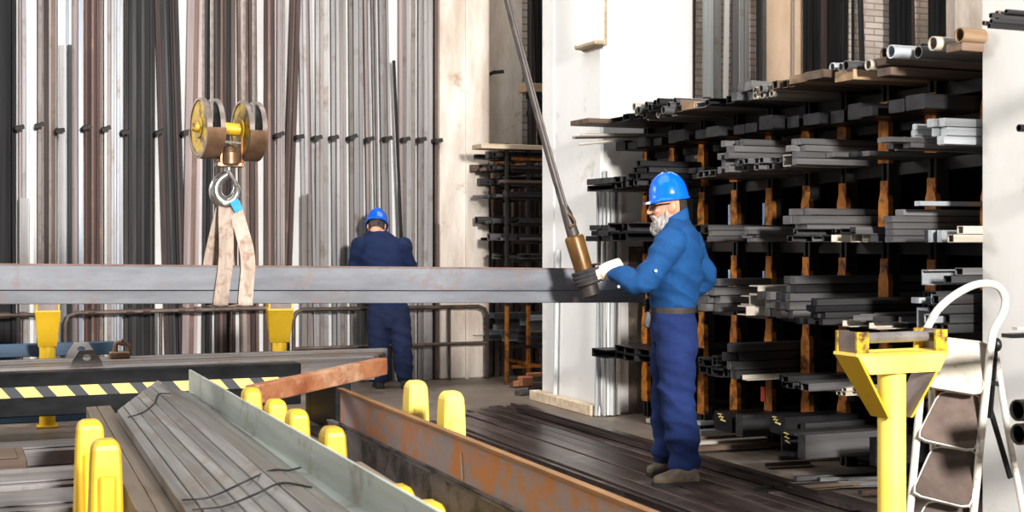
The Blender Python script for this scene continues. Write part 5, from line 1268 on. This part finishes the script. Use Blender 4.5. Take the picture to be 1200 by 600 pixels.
# ================================================================== STEP LADDER
LY = 5.75
lad = thing('step_ladder', 'worn white folding step ladder with brown rubber treads leaning by the right pillar', 'ladder', V((P(1110, 600, LY).x, P(1110, 600, LY).y, 0)))
def lp(x, y, dY=0): return P(x, y, LY+dY)
pts = crom([lp(1058, 663), lp(1066, 600), lp(1075, 505), lp(1084, 400), lp(1088, 382, .02), lp(1100, 362, .03), lp(1120, 345, .05), lp(1142, 334, .06), lp(1160, 332.5, .06), lp(1172, 338, .06), lp(1178, 352, .06), lp(1175, 368, .05), lp(1166, 384, .03), lp(1162, 400, .0), lp(1153, 480), lp(1141, 600), lp(1134, 663)], 5)
bm = B(); tube(bm, pts, .0165, 12); part('front_frame', bm, 'ladder_white', lad, 'white tubular frame with hoop handle', smooth=True)
for x0, x1, d0 in ((1165, 1199, .12), (1090, 1096, .30)):
    bm = B(); tube(bm, crom([lp(x0, 402, .05), lp(x0+(x1-x0)*.45, 500, .05+d0*.45), lp(x1, 600, d0), lp(x1+8, 655, d0+.05)], 3), .014, 10); part('rear_leg', bm, 'ladder_white', lad, smooth=True)
bm = B(); tube(bm, [lp(1204, 640, .15), lp(1098, 640, .32)], .012, 8); part('rear_brace', bm, 'ladder_white', lad, smooth=True)
for a, b in (((1167, 400, .03), (1160, 490, .06)), ((1160, 478, .08), (1184, 560, .12)), ((1158, 448, .02), (1170, 450, .08))):
    bm = B(); prism(bm, lp(*a), lp(*b), rect(.012, .02)); part('hinge_bar', bm, 'black_metal', lad, 'black hinge bar')
bm = B(); ball(bm, lp(1168, 404, .03), .022, .022, .03, seg=10); part('hinge_cap', bm, 'black_metal', lad, smooth=True)
def plate(pts, th, border, name, mats, dY):
    """tread: tray with a rim, seen nearly face on"""
    P4 = [lp(x, y, d) for x, y, d in pts]; nrm = (P4[1]-P4[0]).cross(P4[2]-P4[0]).normalized()
    if nrm.dot(camdir(0, -1)) < 0: nrm = -nrm
    cen = sum(P4, V())/4
    def rounded(k, rc=.16):
        o = []
        Q = [cen+(p_-cen)*k for p_ in P4]
        for i in range(4):
            a, b, c = Q[i-1], Q[i], Q[(i+1) % 4]
            for t in (0, .5, 1):
                p1 = b+(a-b)*rc; p2 = b+(c-b)*rc; o.append(p1*(1-t)**2+b*2*t*(1-t)+p2*t*t)
        return o
    bm = B(); a = [bm.verts.new(p_-nrm*th) for p_ in rounded(1)]; b = [bm.verts.new(p_) for p_ in rounded(1)]; n = len(a)
    c = [bm.verts.new(p_) for p_ in rounded(border)]; d = [bm.verts.new(p_-nrm*.006) for p_ in rounded(border)]
    for x, y in ((a, b), (b, c), (c, d)):
        for k in range(n): bm.faces.new((x[k], x[(k+1) % n], y[(k+1) % n], y[k]))
    bm.faces.new(a[::-1]); bm.faces.new(d); o = part(name, bm, mats[0], lad, 'white edged tread' if name == 'tread' else 'pale speckled top platform')
    if len(mats) > 1:
        bm = B(); a = [bm.verts.new(p_-nrm*.005) for p_ in rounded(border*.985)]; b = [bm.verts.new(p_+nrm*.001) for p_ in rounded(border*.985)]
        bm.faces.new(a[::-1]); bm.faces.new(b)
        for k in range(n): bm.faces.new((a[k], a[(k+1) % n], b[(k+1) % n], b[k]))
        part('rubber_mat', bm, mats[1], o, 'brown rubber mat')
plate([(1090, 393, .06), (1160, 401, .06), (1152, 464, -.03), (1082, 452, -.03)], .025, .95, 'platform', ['ladder_plate'], 0)
plate([(1101, 458, .07), (1150, 462, .07), (1145, 530, -.05), (1073, 514, -.05)], .02, .955, 'tread', ['ladder_white', 'rubber_mat'], 0)
plate([(1093, 522, .07), (1147, 528, .07), (1139, 597, -.05), (1067, 579, -.05)], .02, .955, 'tread', ['ladder_white', 'rubber_mat'], 0)
plate([(1086, 586, .07), (1142, 592, .07), (1134, 662, -.05), (1060, 645, -.05)], .02, .955, 'tread', ['ladder_white', 'rubber_mat'], 0)

# ================================================================== LIGHT
def area(name, loc, tgt, size, power, col, sy=None):
    l = bpy.data.lights.new(name, 'AREA'); l.energy = power; l.color = col; l.size = size
    if sy: l.shape = 'RECTANGLE'; l.size_y = sy
    o = bpy.data.objects.new(name, l); COL.objects.link(o); o.location = loc
    o.rotation_euler = (V(tgt)-V(loc)).to_track_quat('-Z', 'Y').to_euler(); return o
area('key_softbox', (2.6, -5.0, 4.2), (2.6, 9, 1.2), 1.1, 2600, (1, .97, .93))
area('roof_light', (.5, 7.0, 7.4), (1.0, 9.0, 0), 7, 340, (.95, .97, 1), 6)
area('side_light', (-4.5, 10.6, 4.6), (4.8, 8.5, 1.8), 2.0, 330, (1, .98, .96))
area('rear_fill_light', (7.7, 11.6, 6.8), (7.7, 12.3, 0), 7.4, 230, (1, .96, .9), 1.4)  # unseen fill added to brighten the brick wall and alcove
wd = bpy.data.worlds.new('world'); S.world = wd; wd.use_nodes = True
bg = wd.node_tree.nodes['Background']; bg.inputs[0].default_value = (.9, .93, 1, 1); bg.inputs[1].default_value = .05
S.view_settings.view_transform = 'Standard'; S.view_settings.look = 'None'; S.view_settings.exposure = .3; S.view_settings.gamma = .87

# ================================================================== CAMERA
cd = bpy.data.cameras.new('camera'); cam = bpy.data.objects.new('camera', cd); COL.objects.link(cam)
cd.sensor_width = 36; cd.lens = F_PX*36/1200; cd.shift_y = -20/1200
cam.location = (0, 0, CAMZ); cam.rotation_euler = (math.radians(90), 0, math.atan2(-FX, FY))
cd.clip_end = 100
cd.dof.use_dof = True; cd.dof.focus_distance = 8.4; cd.dof.aperture_fstop = 4.5
S.camera = cam
print('rack bars', BARCOUNT, 'objects', len(bpy.data.objects))
